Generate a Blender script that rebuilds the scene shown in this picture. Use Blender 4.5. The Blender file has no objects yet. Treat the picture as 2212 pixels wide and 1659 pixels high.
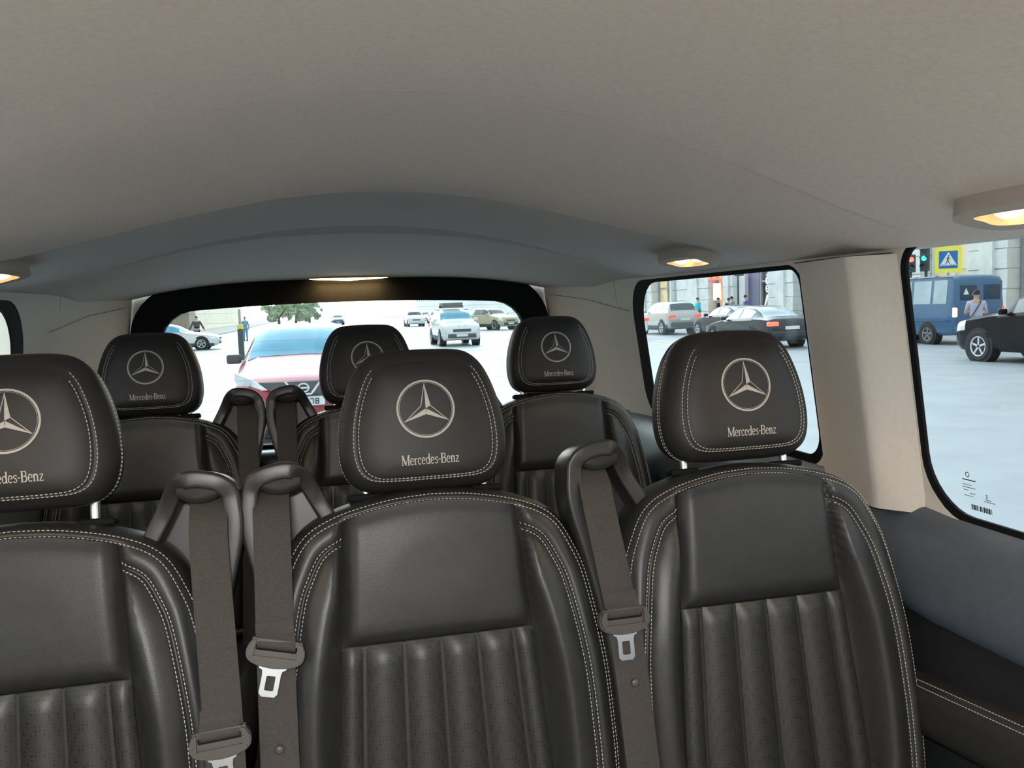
import bpy, bmesh, math, random
from mathutils import Vector, Matrix, noise
from mathutils.bvhtree import BVHTree
random.seed(7)
scene = bpy.context.scene
COL = scene.collection

# ------------------------------------------------------------------ camera
CAM_F, CAM_W, CAM_H = 1850.0, 2212.0, 1659.0
YAW, PITCH, ROLL = math.radians(13.3), math.radians(5.1), math.radians(2.0)
cam_data = bpy.data.cameras.new('camera')
cam_data.sensor_fit = 'HORIZONTAL'
cam_data.sensor_width = 36.0
cam_data.lens = 36.0 * CAM_F / CAM_W
cam_data.clip_start = 0.02
cam_data.clip_end = 1000
cam = bpy.data.objects.new('camera', cam_data)
COL.objects.link(cam)
fw = Vector((math.sin(YAW) * math.cos(PITCH), math.cos(YAW) * math.cos(PITCH), -math.sin(PITCH)))
r0 = Vector((math.cos(YAW), -math.sin(YAW), 0))
u0 = r0.cross(fw)
rr = r0 * math.cos(ROLL) - u0 * math.sin(ROLL)
uu = u0 * math.cos(ROLL) + r0 * math.sin(ROLL)
m = Matrix((rr, uu, -fw)).transposed().to_4x4()
m.translation = Vector((0, 0, 1.65))
cam.matrix_world = m
scene.camera = cam

# ------------------------------------------------------------------ world, exposure
scene.view_settings.view_transform = 'Standard'
scene.view_settings.look = 'None'
scene.view_settings.exposure = 1.0
scene.view_settings.gamma = 1.0
scene.view_settings.use_curve_mapping = False
world = bpy.data.worlds.new('evening_sky')
scene.world = world
world.use_nodes = True
wn, wl = world.node_tree.nodes, world.node_tree.links
wn.clear()
wo = wn.new('ShaderNodeOutputWorld')
bg = wn.new('ShaderNodeBackground')
geo = wn.new('ShaderNodeTexCoord')
sep = wn.new('ShaderNodeSeparateXYZ')
ramp = wn.new('ShaderNodeValToRGB')
ramp.color_ramp.elements[0].position = 0.0
ramp.color_ramp.elements[0].color = (1.0, 0.98, 0.92, 1)
ramp.color_ramp.elements[1].position = 0.75
ramp.color_ramp.elements[1].color = (0.80, 0.92, 1.0, 1)
e = ramp.color_ramp.elements.new(0.25)
e.color = (0.92, 0.98, 1.0, 1)
wl.new(geo.outputs['Generated'], sep.inputs[0])
wl.new(sep.outputs['Z'], ramp.inputs[0])
wl.new(ramp.outputs[0], bg.inputs['Color'])
# the sun has just gone down beyond the far end of the street: brighter sky that way
dotn = wn.new('ShaderNodeVectorMath')
dotn.operation = 'DOT_PRODUCT'
dotn.inputs[1].default_value = (-0.05, 0.985, 0.17)
wl.new(geo.outputs['Generated'], dotn.inputs[0])
glow = wn.new('ShaderNodeMapRange')
glow.interpolation_type = 'SMOOTHSTEP'
glow.inputs['From Min'].default_value = 0.5
glow.inputs['From Max'].default_value = 1.0
glow.inputs['To Min'].default_value = 1.0
glow.inputs['To Max'].default_value = 5.0
wl.new(dotn.outputs['Value'], glow.inputs['Value'])
mul = wn.new('ShaderNodeMath')
mul.operation = 'MULTIPLY'
mul.inputs[1].default_value = 0.68
wl.new(glow.outputs['Result'], mul.inputs[0])
wl.new(mul.outputs[0], bg.inputs['Strength'])
wl.new(bg.outputs[0], wo.inputs[0])

# ------------------------------------------------------------------ materials
MAT = {}
def mat(name, col, rough=0.6, metal=0.0, var=0.08, vscale=40.0, bump=0.0, bscale=300.0, spec=0.5,
        coat=0.0, emit=None, estr=0.0, trans=0.0, sheen=0.0, perf=False, bdist=0.001):
    m = bpy.data.materials.new(name)
    m.use_nodes = True
    N, L = m.node_tree.nodes, m.node_tree.links
    p = N['Principled BSDF']
    p.inputs['Roughness'].default_value = rough
    p.inputs['Metallic'].default_value = metal
    p.inputs['Specular IOR Level'].default_value = spec
    p.inputs['Coat Weight'].default_value = coat
    p.inputs['Coat Roughness'].default_value = 0.06
    p.inputs['Sheen Weight'].default_value = sheen
    tc = N.new('ShaderNodeTexCoord')
    nz = N.new('ShaderNodeTexNoise')
    nz.inputs['Scale'].default_value = vscale
    nz.inputs['Detail'].default_value = 3
    L.new(tc.outputs['Object'], nz.inputs['Vector'])
    r = N.new('ShaderNodeValToRGB')
    r.color_ramp.elements[0].position = 0.3
    r.color_ramp.elements[1].position = 0.7
    lo = [max(0, c * (1 - var)) for c in col]
    hi = [min(1, c * (1 + var)) for c in col]
    r.color_ramp.elements[0].color = (*lo, 1)
    r.color_ramp.elements[1].color = (*hi, 1)
    L.new(nz.outputs['Fac'], r.inputs[0])
    out = r.outputs[0]
    if perf:
        vo = N.new('ShaderNodeTexVoronoi')
        vo.inputs['Scale'].default_value = 210
        vo.inputs['Randomness'].default_value = 0.15
        L.new(tc.outputs['Object'], vo.inputs['Vector'])
        cr = N.new('ShaderNodeValToRGB')
        cr.color_ramp.elements[0].position = 0.18
        cr.color_ramp.elements[0].color = (0.15, 0.15, 0.15, 1)
        cr.color_ramp.elements[1].position = 0.30
        cr.color_ramp.elements[1].color = (1, 1, 1, 1)
        L.new(vo.outputs['Distance'], cr.inputs[0])
        mx = N.new('ShaderNodeMix')
        mx.data_type = 'RGBA'
        mx.blend_type = 'MULTIPLY'
        mx.inputs[0].default_value = 1.0
        L.new(out, mx.inputs[6])
        L.new(cr.outputs[0], mx.inputs[7])
        out = mx.outputs[2]
    L.new(out, p.inputs['Base Color'])
    if bump > 0:
        b = N.new('ShaderNodeBump')
        b.inputs['Strength'].default_value = bump
        b.inputs['Distance'].default_value = bdist
        n2 = N.new('ShaderNodeTexNoise')
        n2.inputs['Scale'].default_value = bscale
        n2.inputs['Detail'].default_value = 2
        L.new(tc.outputs['Object'], n2.inputs['Vector'])
        L.new(n2.outputs['Fac'], b.inputs['Height'])
        L.new(b.outputs[0], p.inputs['Normal'])
    if emit:
        p.inputs['Emission Color'].default_value = (*emit, 1)
        p.inputs['Emission Strength'].default_value = estr
    MAT[name] = m
    return m

def glass_mat(name, tint, gloss=0.05):
    m = bpy.data.materials.new(name)
    m.use_nodes = True
    N, L = m.node_tree.nodes, m.node_tree.links
    N.clear()
    o = N.new('ShaderNodeOutputMaterial')
    t = N.new('ShaderNodeBsdfTransparent')
    t.inputs[0].default_value = (*tint, 1)
    g = N.new('ShaderNodeBsdfGlossy')
    g.inputs['Roughness'].default_value = 0.02
    mx = N.new('ShaderNodeMixShader')
    mx.inputs[0].default_value = gloss
    L.new(t.outputs[0], mx.inputs[1])
    L.new(g.outputs[0], mx.inputs[2])
    L.new(mx.outputs[0], o.inputs[0])
    MAT[name] = m
    return m

mat('headliner', (0.74, 0.685, 0.645), 0.95, var=0.05, vscale=180, bump=0.35, bscale=900, spec=0.1, bdist=0.0006)
mat('pillar_plastic', (0.72, 0.68, 0.62), 0.6, var=0.03, vscale=120, bump=0.15, bscale=900, spec=0.3)
mat('black_frit', (0.008, 0.009, 0.010), 0.7, var=0.1, spec=0.12)
mat('bounce_floor', (0.60, 0.545, 0.47), 0.55, var=.12, vscale=8)
mat('black_trim', (0.018, 0.019, 0.021), 0.34, var=0.12, vscale=60, bump=0.15, bscale=700)
mat('sill_sheen', (0.085, 0.102, 0.125), 0.30, var=0.08, vscale=60, bump=0.15, bscale=700)  # skylight sheen on the sill put into a paler, bluish base colour
mat('dark_carpet', (0.02, 0.02, 0.021), 0.95, var=0.2, vscale=200, bump=0.5, bscale=500)
mat('leather', (0.027, 0.0275, 0.0275), 0.40, var=0.10, vscale=60, bump=0.22, bscale=650, bdist=0.0008)
mat('leather_perforated', (0.029, 0.0292, 0.0292), 0.45, var=0.08, vscale=60, perf=True, bump=0.1, bscale=600)
mat('headrest_leather', (0.021, 0.0195, 0.019), 0.52, var=0.08, vscale=80, bump=0.2, bscale=800, bdist=0.0006)
mat('thread', (0.62, 0.58, 0.53), 0.7, var=0.05)
mat('dark_thread', (0.035, 0.026, 0.026), 0.7, var=0.05)
mat('embroidery', (0.55, 0.51, 0.46), 0.6, var=0.06, vscale=400, bump=0.2, bscale=900)
mat('guide_plastic', (0.030, 0.029, 0.028), 0.36, var=0.06, vscale=90)
mat('webbing', (0.055, 0.050, 0.046), 0.75, var=0.15, vscale=350, bump=0.4, bscale=900, spec=0.3)
mat('belt_plastic', (0.075, 0.068, 0.062), 0.45, var=0.06)
mat('chrome', (0.90, 0.90, 0.92), 0.28, metal=1.0, var=0.02)
mat('lamp_housing', (0.46, 0.41, 0.36), 0.55, var=0.03, spec=0.3)
mat('lamp_lens', (0.9, 0.8, 0.6), 0.4, emit=(1.0, 0.66, 0.27), estr=4.5)
mat('lamp_recess', (0.6, 0.45, 0.3), 0.5, emit=(1.0, 0.52, 0.2), estr=0.35)
mat('slit_lens', (0.9, 0.8, 0.6), 0.4, emit=(1.0, 0.62, 0.22), estr=9.0)
mat('wire', (0.40, 0.36, 0.32), 0.6, var=0.02)
mat('print_black', (0.05, 0.055, 0.06), 0.6, var=0.02)
glass_mat('side_glass', (0.93, 0.97, 0.98), 0.04)
glass_mat('rear_glass', (0.93, 0.985, 0.985), 0.03)

# ------------------------------------------------------------------ helpers
def link(o, parent=None):
    COL.objects.link(o)
    if parent is not None:
        o.parent = parent
    return o

def mesh_obj(name, verts, faces, material, parent=None, smooth=True, fix=True, auto=None):
    me = bpy.data.meshes.new(name)
    me.from_pydata([tuple(v) for v in verts], [], [tuple(f) for f in faces])
    if fix:
        bm = bmesh.new()
        bm.from_mesh(me)
        bmesh.ops.recalc_face_normals(bm, faces=bm.faces)
        bm.to_mesh(me)
        bm.free()
    if smooth:
        me.polygons.foreach_set('use_smooth', [True] * len(me.polygons))
    if material:
        me.materials.append(MAT[material])
    if auto:
        me.set_sharp_from_angle(angle=math.radians(auto))
    o = bpy.data.objects.new(name, me)
    return link(o, parent)

def empty(name, loc=(0, 0, 0), rz=0.0):
    o = bpy.data.objects.new(name, None)
    o.empty_display_size = 0.1
    o.location = loc
    o.rotation_euler = (0, 0, rz)
    return link(o)

def tag(o, label, cat, group=None):
    o['label'] = label
    o['category'] = cat
    if group:
        o['group'] = group
    return o

def struct(o):
    o['kind'] = 'structure'
    return o

def stuff(o):
    o['kind'] = 'stuff'
    return o

class MB:
    """collects shapes into one mesh"""
    def __init__(s):
        s.v, s.f = [], []
    def add(s, verts, faces):
        k = len(s.v)
        s.v += [tuple(v) for v in verts]
        s.f += [tuple(i + k for i in f) for f in faces]
        return s
    def box(s, c, d, rot=None):
        c = Vector(c)
        vs = []
        for x in (-.5, .5):
            for y in (-.5, .5):
                for z in (-.5, .5):
                    p = Vector((x * d[0], y * d[1], z * d[2]))
                    if rot is not None:
                        p = rot @ p
                    vs.append(c + p)
        return s.add(vs, [(0, 1, 3, 2), (4, 6, 7, 5), (0, 4, 5, 1), (2, 3, 7, 6), (0, 2, 6, 4), (1, 5, 7, 3)])
    def rbox(s, c, d, b, rot=None):
        """chamfered box"""
        bm = bmesh.new()
        bmesh.ops.create_cube(bm, size=1.0)
        for v in bm.verts:
            v.co = Vector((v.co.x * d[0], v.co.y * d[1], v.co.z * d[2]))
        bmesh.ops.bevel(bm, geom=list(bm.edges), offset=b, segments=3, affect='EDGES', profile=0.5)
        R = rot if rot is not None else Matrix.Identity(3)
        bm.verts.ensure_lookup_table()
        vs = [Vector(c) + R @ v.co for v in bm.verts]
        fs = [[v.index for v in f.verts] for f in bm.faces]
        bm.free()
        return s.add(vs, fs)
    def tube(s, pts, rad, n=10, cap=True):
        pts = [Vector(p) for p in pts]
        rads = rad if isinstance(rad, (list, tuple)) else [rad] * len(pts)
        vs, fs = [], []
        prev = None
        for i, p in enumerate(pts):
            t = (pts[min(i + 1, len(pts) - 1)] - pts[max(i - 1, 0)]).normalized()
            if prev is None:
                a = Vector((0, 0, 1)) if abs(t.z) < .9 else Vector((1, 0, 0))
                x = t.cross(a).normalized()
            else:
                x = (prev - t * prev.dot(t)).normalized()
            prev = x
            y = t.cross(x)
            for k in range(n):
                a = 2 * math.pi * k / n
                vs.append(p + (x * math.cos(a) + y * math.sin(a)) * rads[i])
        for i in range(len(pts) - 1):
            for k in range(n):
                fs.append((i * n + k, i * n + (k + 1) % n, (i + 1) * n + (k + 1) % n, (i + 1) * n + k))
        if cap:
            fs.append(tuple(range(n)))
            fs.append(tuple(range((len(pts) - 1) * n, len(pts) * n)))
        return s.add(vs, fs)
    def lathe(s, prof, c=(0, 0, 0), axis='z', n=24, cap=True):
        """prof: list of (r, h)"""
        vs, fs = [], []
        for r, h in prof:
            for k in range(n):
                a = 2 * math.pi * k / n
                x, y = r * math.cos(a), r * math.sin(a)
                p = {'z': (x, y, h), 'x': (h, x, y), 'y': (x, h, y)}[axis]
                vs.append(Vector(c) + Vector(p))
        for i in range(len(prof) - 1):
            for k in range(n):
                fs.append((i * n + k, i * n + (k + 1) % n, (i + 1) * n + (k + 1) % n, (i + 1) * n + k))
        if cap:
            fs.append(tuple(range(n)))
            fs.append(tuple(range((len(prof) - 1) * n, len(prof) * n)))
        return s.add(vs, fs)
    def plate(s, outer, holes, fn, t0, t1):
        """2-D polygon with holes, extruded from t0 to t1 through fn(a, b, t)"""
        bm = bmesh.new()
        loops, edges = [], []
        for lp in [outer] + list(holes):
            vs = [bm.verts.new((p[0], p[1], 0)) for p in lp]
            loops.append(vs)
            for i in range(len(vs)):
                edges.append(bm.edges.new((vs[i], vs[(i + 1) % len(vs)])))
        bmesh.ops.triangle_fill(bm, use_beauty=True, use_dissolve=False, edges=edges)
        bm.verts.index_update()
        n = len(bm.verts)
        co = [v.co.copy() for v in bm.verts]
        tri = [[v.index for v in f.verts] for f in bm.faces]
        vs = [fn(c.x, c.y, t1) for c in co] + [fn(c.x, c.y, t0) for c in co]
        fs = [tuple(t) for t in tri] + [tuple(i + n for i in reversed(t)) for t in tri]
        for lp in loops:
            ids = [v.index for v in lp]
            for i in range(len(ids)):
                a, b = ids[i], ids[(i + 1) % len(ids)]
                fs.append((a, b, b + n, a + n))
        bm.free()
        return s.add(vs, fs)
    def build(s, name, material, parent=None, smooth=False, auto=None, fix=True):
        return mesh_obj(name, s.v, s.f, material, parent, smooth=smooth or bool(auto), auto=auto, fix=fix)

def catmull(pts, per=8, closed=False):
    pts = [Vector(p) for p in pts]
    n = len(pts)
    out = []
    rng = range(n if closed else n - 1)
    for i in rng:
        if closed:
            p0, p1, p2, p3 = pts[(i - 1) % n], pts[i], pts[(i + 1) % n], pts[(i + 2) % n]
        else:
            p0, p1, p2, p3 = pts[max(i - 1, 0)], pts[i], pts[i + 1], pts[min(i + 2, n - 1)]
        for k in range(per):
            t = k / per
            out.append(0.5 * ((2 * p1) + (-p0 + p2) * t + (2 * p0 - 5 * p1 + 4 * p2 - p3) * t * t + (-p0 + 3 * p1 - 3 * p2 + p3) * t ** 3))
    if not closed:
        out.append(pts[-1])
    return out

def resample(pts, step, closed=False):
    pts = [Vector(p) for p in pts]
    if closed:
        pts = pts + [pts[0]]
    L = [0.0]
    for a, b in zip(pts, pts[1:]):
        L.append(L[-1] + (b - a).length)
    n = max(2, int(round(L[-1] / step)))
    out, j = [], 0
    for i in range(n if closed else n + 1):
        s = L[-1] * i / n
        while j < len(L) - 2 and L[j + 1] < s:
            j += 1
        seg = L[j + 1] - L[j]
        out.append(pts[j].lerp(pts[j + 1], (s - L[j]) / seg if seg > 1e-9 else 0))
    return out

def rrect(x0, x1, y0, y1, r, n=8):
    """rounded rectangle, r = one radius or four (x1y1, x0y1, x0y0, x1y0)"""
    if not isinstance(r, (list, tuple)):
        r = [r] * 4
    out = []
    for (cx, cy, sx, sy, a0), q in zip(((x1, y1, -1, -1, 0), (x0, y1, 1, -1, 90), (x0, y0, 1, 1, 180), (x1, y0, -1, 1, 270)), r):
        ccx, ccy = cx + sx * q, cy + sy * q
        for k in range(n + 1):
            a = math.radians(a0 + 90 * k / n)
            out.append((ccx + q * math.cos(a), ccy + q * math.sin(a)))
    return out

def sstep(a, b, x):
    t = min(1, max(0, (x - a) / (b - a)))
    return t * t * (3 - 2 * t)

def interp(tab, x):
    if x <= tab[0][0]:
        return tab[0][1]
    for (a, va), (b, vb) in zip(tab, tab[1:]):
        if x <= b:
            return va + (vb - va) * (x - a) / (b - a)
    return tab[-1][1]

def grid_faces(nu, nv):
    return [(i * nv + j, (i + 1) * nv + j, (i + 1) * nv + j + 1, i * nv + j + 1) for i in range(nu - 1) for j in range(nv - 1)]

def dup(o, parent=None):
    c = o.copy()
    COL.objects.link(c)
    c.parent = parent
    for ch in [x for x in bpy.data.objects if x.parent == o]:
        dup(ch, c)
    return c

# ------------------------------------------------------------------ the van interior shell
CX = 0.14            # centre plane of the van
FLOOR = 0.50
Y0, Y1 = -1.75, 2.85

def wall_dx(z):
    return 0.80 - 0.14 * (z - 1.33) if z > 1.33 else 0.80 + 0.10 * (1.33 - z) * 0.3

ZC = [(-1.75, 1.80), (-1.2, 1.87), (-.4, 1.895), (.85, 1.904), (1.03, 1.905), (1.3, 1.904), (1.8, 1.889), (2.0, 1.879), (2.2, 1.867), (2.35, 1.855), (2.5, 1.836), (2.65, 1.806), (2.78, 1.772), (2.86, 1.760)]
def ceil_z(dx, y):
    zc = interp(ZC, y) * .5 + .25 * (interp(ZC, y - .04) + interp(ZC, y + .04))
    k = min(1, abs(dx) / 0.745)
    ze = 1.722 if y < 2.3 else 1.722 - .03 * sstep(2.3, 2.85, y)
    fb = sstep(1.8, 2.85, y)
    z = zc - (zc - ze) * (k * k * (1.6 - .6 * k * k) * (1 - fb) + k ** 3.2 * fb)
    q = max(0, 1 - (dx / .66) ** 2)
    # two shallow steps moulded into the roof lining
    z -= .034 * q ** .6 * sstep(1.12, 1.58, y) * (1 - sstep(-.002, .008, y - (1.56 - .06 * (dx / .6) ** 2)))
    z += .006 * sstep(-.004, .006, y - (1.03 + .03 * dx)) * (1 - sstep(1.2, 1.6, y)) * max(0, 1 - (dx / .72) ** 4)
    q = 1 - (dx / .62) ** 2
    if q > 0:
        w = .060 * q
        t = (y - (2.25 - .06 * (dx / .6) ** 2)) / max(w, 1e-4)
        if -1 < t < 1:
            z += .055 * q ** .7 * min(1, (1 - t) * .8) * min(1, (1 + t) * 6)
    return z

def build_ceiling():
    ys = []
    y = Y0
    while y < 2.86:
        ys.append(y)
        y += .08 if y < .7 else (.02 if y < .98 else (.006 if y < 1.1 else (.03 if y < 1.47 else (.005 if y < 1.60 else (.03 if y < 2.08 else (.007 if y < 2.32 else .02))))))
    ys.append(2.86)
    xs = [-.79 + 1.58 * i / 94 for i in range(95)]
    v = []
    for x in xs:
        for y in ys:
            edge = max(0, min(1, (abs(x) - .70) / .045))
            v.append((CX + x, y, ceil_z(x, y) - 0.004 * edge))
    o = mesh_obj('ceiling', v, grid_faces(len(xs), len(ys)), 'headliner')
    return struct(o)
ceiling = build_ceiling()

# floor with a raised rear section, and low side linings
fl = MB()
fl.box((CX, -.1, FLOOR - .03), (1.7, 3.4, .06))
fl.box((CX, 2.22, FLOOR - .005), (1.7, 1.28, .06))
fo = struct(fl.build('floor', 'dark_carpet'))
fp = MB()
fp.box((CX, -.55, FLOOR + .004), (1.56, 2.1, .008))
fp.build('bounce_panel', 'bounce_floor', fo)  # pale slab out of view, added to bounce light up to the ceiling

Q_OUT = rrect(1.415, 2.285, 1.325, 1.712, [.10, .05, .06, .09], 8)
Q_IN = rrect(1.43, 2.225, 1.345, 1.703, [.115, .03, .05, .08], 8)
M_OUT = rrect(-.15, 1.150, 1.305, 1.728, [.045, .045, .09, .09], 8)
M_IN = rrect(-.135, 1.138, 1.317, 1.720, [.035, .035, .085, .085], 8)
F_OUT = rrect(-1.62, -.30, 1.28, 1.728, [.06, .2, .06, .06], 8)
F_IN = rrect(-1.60, -.32, 1.30, 1.716, [.05, .19, .05, .05], 8)
QL_OUT = rrect(1.415, 2.135, 1.325, 1.702, [.13, .05, .06, .09], 8)
QL_IN = rrect(1.43, 2.070, 1.345, 1.684, [.125, .03, .05, .08], 8)

def side(sgn, name, q_out):
    def fn(y, z, t):
        return (CX + sgn * (wall_dx(z) + t), y, z)
    up = MB()
    outer = [(Y0, 1.26), (2.42, 1.26), (2.42, 1.735), (Y0, 1.735)]
    up.plate(outer, [q_out, M_OUT, F_OUT], fn, 0.0, 0.005)
    w = struct(up.build(name, 'pillar_plastic'))
    # curved rear corner panel between the quarter window and the tailgate
    prof = [(.0, 2.40), (.0, 2.48), (-.006, 2.56), (-.022, 2.64), (-.042, 2.72), (-.064, 2.79), (-.080, 2.84), (-.084, 2.868)]
    pr = catmull([(a, b, 0) for a, b in prof], 4)
    zs = [1.10 + .66 * i / 14 for i in range(15)]
    v = []
    for p in pr:
        for z in zs:
            v.append((CX + sgn * (wall_dx(max(z, 1.34)) + p.x - .001 + (.012 * sstep(2.45, 2.6, p.y) * 0)), p.y, z))
    mesh_obj('rear_corner_panel', v, grid_faces(len(pr), len(zs)), 'pillar_plastic', w)
    # seam line between roof lining and corner panel
    sm = MB()
    sm.tube([(CX + sgn * (wall_dx(1.66) - .004), 2.29, 1.628), (CX + sgn * (wall_dx(1.66) - .006), 2.45, 1.645), (CX + sgn * (wall_dx(1.66) - .022), 2.62, 1.668), (CX + sgn * (wall_dx(1.67) - .080), 2.82, 1.69)], .0007, 6)
    sm.build('trim_seam', 'print_black', w)
    # pillar cover with a ridge between quarter and middle window
    pv = catmull([(.006, 1.147, 0), (.0, 1.153, 0), (-.020, 1.178, 0), (-.038, 1.202, 0), (-.0445, 1.216, 0), (-.0435, 1.232, 0), (-.034, 1.28, 0), (-.022, 1.34, 0), (-.010, 1.40, 0), (-.003, 1.420, 0), (.006, 1.425, 0)], 5)
    zs = [1.300 + (1.712 - 1.300) * i / 10 for i in range(11)]
    v = []
    for p in pv:
        for z in zs:
            v.append((CX + sgn * (wall_dx(z) + p.x), p.y + (.0 if p.y < 1.3 else -.0), z))
    mesh_obj('pillar_cover', v, grid_faces(len(pv), len(zs)), 'pillar_plastic', w)
    g = MB()
    g.tube([(CX + sgn * (wall_dx(1.712) - .012), 1.15, 1.713), (CX + sgn * (wall_dx(1.712) - .026), 1.28, 1.7135), (CX + sgn * (wall_dx(1.712) - .010), 1.42, 1.713)], .0011, 6)
    g.build('trim_seam', 'print_black', w)
    # front pillar covers
    for (a, b) in ((-.29, -.16),):
        k = MB()
        k.rbox((CX + sgn * (wall_dx(1.5) - .004), (a + b) / 2, 1.515), (.03, b - a - .01, .40), .012)
        k.build('pillar_cover', 'pillar_plastic', w, smooth=True)
    return w
wall_r = side(1, 'wall_right', Q_OUT)
wall_l = side(-1, 'wall_left', QL_OUT)

def lower_panel(sgn, name):
    """dark door lining: a sill under the window, a bulging upper roll, a recess and a lower field"""
    prof = [(.012, 1.337), (-.004, 1.326), (-.018, 1.308), (-.032, 1.284), (-.043, 1.256), (-.050, 1.226), (-.052, 1.198), (-.046, 1.180), (-.038, 1.172), (-.036, 1.166),
            (-.040, 1.150), (-.040, 1.05), (-.042, .95), (-.045, .85), (-.04, .70), (-.02, .50)]
    ys = [Y0 + (2.86 - Y0) * i / 60 for i in range(61)]
    def loft(pf):
        v = []
        for y in ys:
            taper = -.13 * sstep(2.45, 2.85, y) ** 1.5
            drop = -.022 * (1 - sstep(1.10, 1.30, y))
            for a, z in pf:
                v.append((CX + sgn * (.80 + a + taper), y, z + drop * (1 if z > 1.1 else 0)))
        return v, grid_faces(len(ys), len(pf))
    o = mesh_obj(name, *loft(prof[:9]), 'sill_sheen')  # upper roll split off so its colour can carry the sky sheen
    mesh_obj('lower_lining', *loft(prof[8:]), 'black_trim', o)
    return struct(o)
lower_panel(1, 'trim_1')
lower_panel(-1, 'trim_2')

def side_window(sgn, name, inn, out, gm='side_glass'):
    def fn(y, z, t):
        return (CX + sgn * (wall_dx(z) + t), y, z)
    g = MB()
    g.plate(out, [], fn, .0045, .0075)
    w = struct(g.build(name, gm))
    f = MB()
    f.plate(out, [inn], fn, .0006, .0060)
    f.build('window_frame', 'black_frit', w)
    return w
win2 = side_window(1, 'window_2', Q_IN, Q_OUT)
win3 = side_window(1, 'window_3', M_IN, M_OUT)
win4 = side_window(-1, 'window_4', QL_IN, QL_OUT)
win5 = side_window(-1, 'window_5', M_IN, M_OUT)
win6 = side_window(1, 'window_6', F_IN, F_OUT)
win7 = side_window(-1, 'window_7', F_IN, F_OUT)

# printed glass markings in the corner of the middle window
pk = MB()
def pr_box(y0, y1, z0, z1):
    pts = []
    for t in (.0042, .0045):
        for (a, b) in ((y0, z0), (y1, z0), (y1, z1), (y0, z1)):
            pts.append((CX + wall_dx(b) + t - .0004, a, b))
    pk.add(pts, [(0, 1, 2, 3), (4, 5, 6, 7), (0, 1, 5, 4), (2, 3, 7, 6), (0, 3, 7, 4), (1, 2, 6, 5)])
yb = 1.058
x = 0.0
for wd, gp in ((.002, .001), (.001, .001), (.003, .001), (.001, .001), (.002, .003), (.003, .001), (.001, .002), (.003, .001), (.002, .001), (.002, .001), (.003, .002), (.001, .001)):
    pr_box(yb - x - wd, yb - x, 1.3285, 1.3365)
    x += wd + gp
for i, (a, ln, h) in enumerate(((.0, .026, .0016), (.0, .017, .0008), (.0, .024, .001), (.0, .010, .0008), (.013, .010, .001), (.001, .017, .0008))):
    z = 1.3720 - i * .0042 - (0.003 if i > 0 else 0)
    pr_box(1.071 - a - ln, 1.071 - a, z, z + h)
for a, ln, z in ((.0, .012, 1.3485), (-.002, .020, 1.3455)):
    pr_box(1.030 - a - ln, 1.030 - a, z, z + .0009)
pr_box(1.0245, 1.0275, 1.3515, 1.3525); pr_box(1.0255, 1.0265, 1.3525, 1.3555); pr_box(1.0245, 1.0275, 1.3555, 1.3565)
for k in range(16):
    a = 2 * math.pi * k / 16
    cy, cz = 1.060 + .0034 * math.cos(a), 1.381 + .0034 * math.sin(a)
    pr_box(cy - .0006, cy + .0006, cz - .0006, cz + .0006)
pk.build('glass_marking', 'print_black', win3)

# tailgate
RO = rrect(CX - .672, CX + .672, 1.02, 1.752, [.16, .16, .05, .05], 10)
RI = rrect(CX - .585, CX + .585, 1.236, 1.668, [.10, .10, .08, .08], 10)
def arch(p, amt, half):
    return (p[0], p[1] + (amt * (1 - ((p[0] - CX) / half) ** 2) if p[1] > 1.5 else 0))
def densify(lp, step):
    return [(p.x, p.y) for p in resample([(a, b, 0) for a, b in lp], step, True)]
RO = [arch(p, .010, .67) for p in densify(RO, .03)]
RI = [arch(p, .020, .585) for p in densify(RI, .03)]
def fnr(x, z, t):
    return (x, 2.845 + t - .10 * max(0, z - 1.236) * 0, z)
tg = MB()
tg.plate(RO, [RI], fnr, 0, .035)
struct(tg.build('wall_rear', 'black_frit'))
lo = MB()
lo.rbox((CX, 2.835, .80), (1.5, .05, .62), .02)
lo.rbox((CX, 2.80, 1.175), (1.30, .10, .10), .03)
lo.rbox((CX, 2.83, 1.08), (1.42, .06, .16), .02)
struct(lo.build('trim_3', 'black_trim', smooth=True, auto=40))
# closing panels around the tailgate opening
cp = MB()
cp.plate([(CX - .83, 1.0), (CX + .83, 1.0), (CX + .83, 1.80), (CX - .83, 1.80)], [RO], fnr, .028, .05)
struct(cp.build('trim_4', 'pillar_plastic'))
g = MB()
g.plate(RI, [], fnr, .022, .026)
win1 = struct(g.build('window_1', 'rear_glass'))
hw = MB()
z = 1.26
while z < 1.67:
    hw.box((CX, 2.8655, z), (1.12, .0005, .0005))
    z += .031
stuff(hw.build('heating_wires', 'wire', win1))
# windscreen end of the cabin
wsf = MB()
WO = rrect(CX - .80, CX + .80, 1.05, 1.80, .05)
WI = rrect(CX - .74, CX + .74, 1.10, 1.765, .08)
wsf.plate(WO, [WI], lambda a, b, t: (a, Y0 + .02 - (1.75 - b) * .35 - t, b), 0, .03)
struct(wsf.build('wall_front', 'black_frit'))
g = MB()
g.plate(WI, [], lambda a, b, t: (a, Y0 + .02 - (1.75 - b) * .35 - t, b), .01, .015)
struct(g.build('window_8', 'side_glass'))
db = MB()
db.rbox((CX, Y0 - .02, .85), (1.66, .5, .55), .08)
struct(db.build('trim_5', 'black_trim', smooth=True))

# roof lining details: rear sun-visor like fold line across the roof is part of the ceiling mesh

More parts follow.
